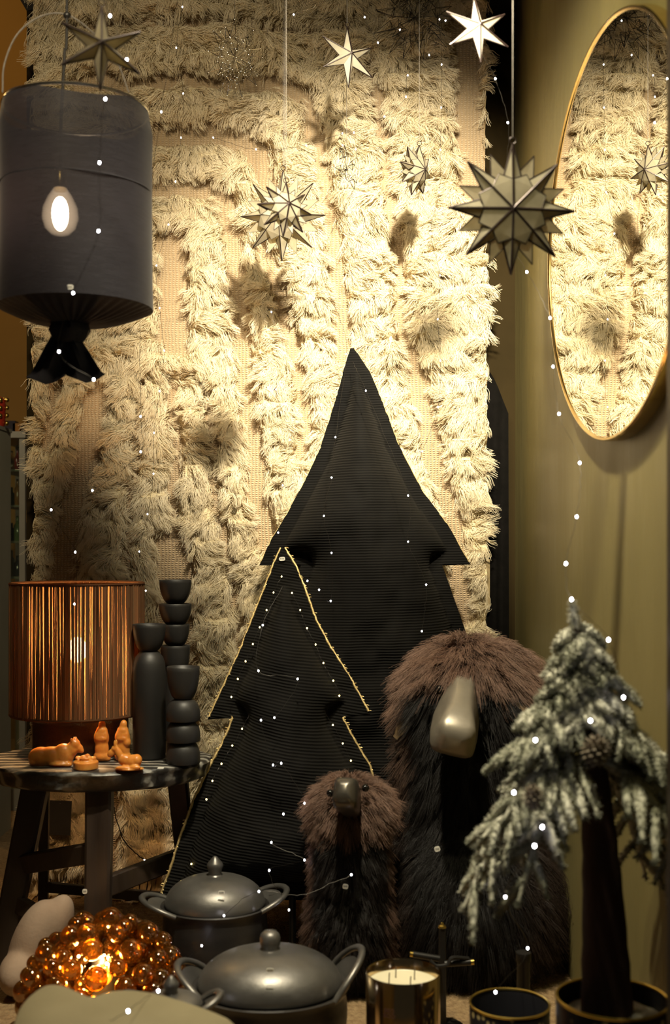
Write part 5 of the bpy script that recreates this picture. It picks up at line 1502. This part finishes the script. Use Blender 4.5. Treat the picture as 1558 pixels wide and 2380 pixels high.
A = [(655, 1340), (636, 1377), (620, 1418), (604, 1458), (588, 1497), (571, 1537), (553, 1578), (538, 1620), (573, 1620), (602, 1615), (585, 1650), (563, 1694), (540, 1733), (515, 1775), (494, 1815), (480, 1858), (530, 1857), (512, 1886), (490, 1928), (467, 1966), (445, 2008), (421, 2048)]
A = [(x, y, float(dep_small(y)) - 0.035) for x, y in A]
string('warm yellow fairy lights along the small tree\'s left border', A, None, led_w)
A = [(679, 1378), (698, 1418), (714, 1460), (734, 1498), (752, 1541), (775, 1582), (789, 1617), (752, 1618), (734, 1605), (750, 1645), (774, 1685), (797, 1728), (816, 1768)]
A = [(x, y, float(dep_small(y)) - 0.035) for x, y in A]
string('warm yellow fairy lights along the small tree\'s right border', A, None, led_w)
A = [(336, 1999, 3.2)]
string('single light on a dark cable behind the stool', A, [(245, 1800, 3.36), (258, 1850, 3.3), (270, 1900, 3.25), (290, 1955, 3.22), (336, 1999, 3.2), (375, 2020, 3.18), (420, 2050, 3.2), (450, 2110, 3.2), (470, 2128, 3.2)], wr=0.0016)

# ------------------------------------------------------------------ shop interior seen at the far left
DC = 4.7
def Q(px, py, d=DC): return P(px, py, d)
cab = thing('glass_cabinet', (Q(46, 1270).x, DC, 0), 'glass display cabinet with grey metal frame far back at left', 'cabinet')
xa, xb = Q(12, 0).x, Q(84, 0).x
za = Q(0, 1022).z
m = MB()
for x in (xa, xb):
    for y in (DC - .2, DC + .2): m.box((x, y, za / 2), (0.022, 0.022, za))
m.box(((xa + xb) / 2, DC, za), (xb - xa + .03, .44, .024)); m.box(((xa + xb) / 2, DC, 0.04), (xb - xa + .03, .44, .08))
m.box((Q(38, 0).x, DC - .2, za / 2), (0.012, 0.014, za))
m.build('frame', M['grey_metal'], cab, False)
MB().box(((xa + xb) / 2, DC - .206, za / 2), (xb - xa, .004, za - .08)).build('door_glass', M['pane'], cab, False)
shelves = [1100, 1180, 1260, 1340, 1440]
for y in shelves: MB().box(((xa + xb) / 2, DC, Q(0, y).z), (xb - xa - .02, .38, .008)).build('shelf', M['grey_metal'], cab, False)
kinds = ['bottle_green', 'bottle_clear', 'bottle_amber', 'bottle_dark', 'bottle_red']
for si, y in enumerate(shelves):
    for j in range(4):
        bxx = xa + (xb - xa) * (j + .7) / 4.4; zb0 = Q(0, y).z + 0.0045
        hh = rng.uniform(.07, .105); r_ = rng.uniform(.011, .015)
        kd = kinds[(si * 3 + j * 2) % 5]
        mm = MB().lathe([(0.001, 0), (r_, 0), (r_, hh * .62), (r_ * .4, hh * .75), (r_ * .38, hh), (0.001, hh)], 14, (bxx, DC - .1 + .02 * (j % 2), zb0))
        solo('bottle', mm, M[kd], (bxx, DC - .1 + .02 * (j % 2), zb0),
             'small %s glass bottle, %s from left on the %s shelf of the far cabinet' % (kd.split('_')[1], ('first', 'second', 'third', 'fourth')[j], ('top', 'second highest', 'middle', 'second lowest', 'lowest')[si]), 'bottle', 'bottles in the glass cabinet')
for j, (px_, w_, h_, kd) in enumerate(((34, .045, .055, 'bottle_dark'), (52, .035, .045, 'bottle_amber'), (66, .03, .035, 'bottle_dark'))):
    q = Q(px_, 1010)
    solo('gift_box', MB().box((q.x, DC - .05, za + .0125 + h_ / 2), (w_, .05, h_)), M[kd], (q.x, DC - .05, za + .0125),
         ('dark square box on top of the glass cabinet, leftmost', 'brown box on top of the glass cabinet, in the middle', 'small dark box on top of the glass cabinet, nearest the rug')[j], 'box', smooth=False)
DW = 4.1
q = P(-14, 1000, DW)
pil = thing('display_column', (q.x, DW, 0), 'pale narrow display column at the picture\'s left edge', 'column')
MB().box((q.x, DW, q.z / 2), (0.062, 0.2, q.z)).build('body', M['white_metal'], pil, False)
MB().box((q.x, DW, q.z + .006), (0.068, 0.21, .012)).build('top', M['white_metal'], pil, False)
lz = q.z + 0.012; lx = q.x + 0.004
lan = thing('red_lantern', (lx, DW, lz), 'red glass lantern hung with gold beads on the pale column', 'lantern')
MB().lathe([(0.001, 0), (.030, 0), (.034, .008), (.036, .08), (.030, .098), (.012, .108), (0.001, .11)], 24, (lx, DW, lz)).build('glass', M['red_glass'], lan, True, 50)
bead = MB().ball((0, 0, 0), 0.0085, 10, 8).mesh('bead', M['gold_rim'], True, 0)
for i in range(26):
    a = i * 0.9; o = bpy.data.objects.new('bead', bead); COL.objects.link(o)
    o.location = (lx + .040 * math.cos(a), DW + .040 * math.sin(a), lz + .012 + .10 * (i / 26)); o.parent = lan; o.matrix_parent_inverse = Matrix.Translation(-lan.location)
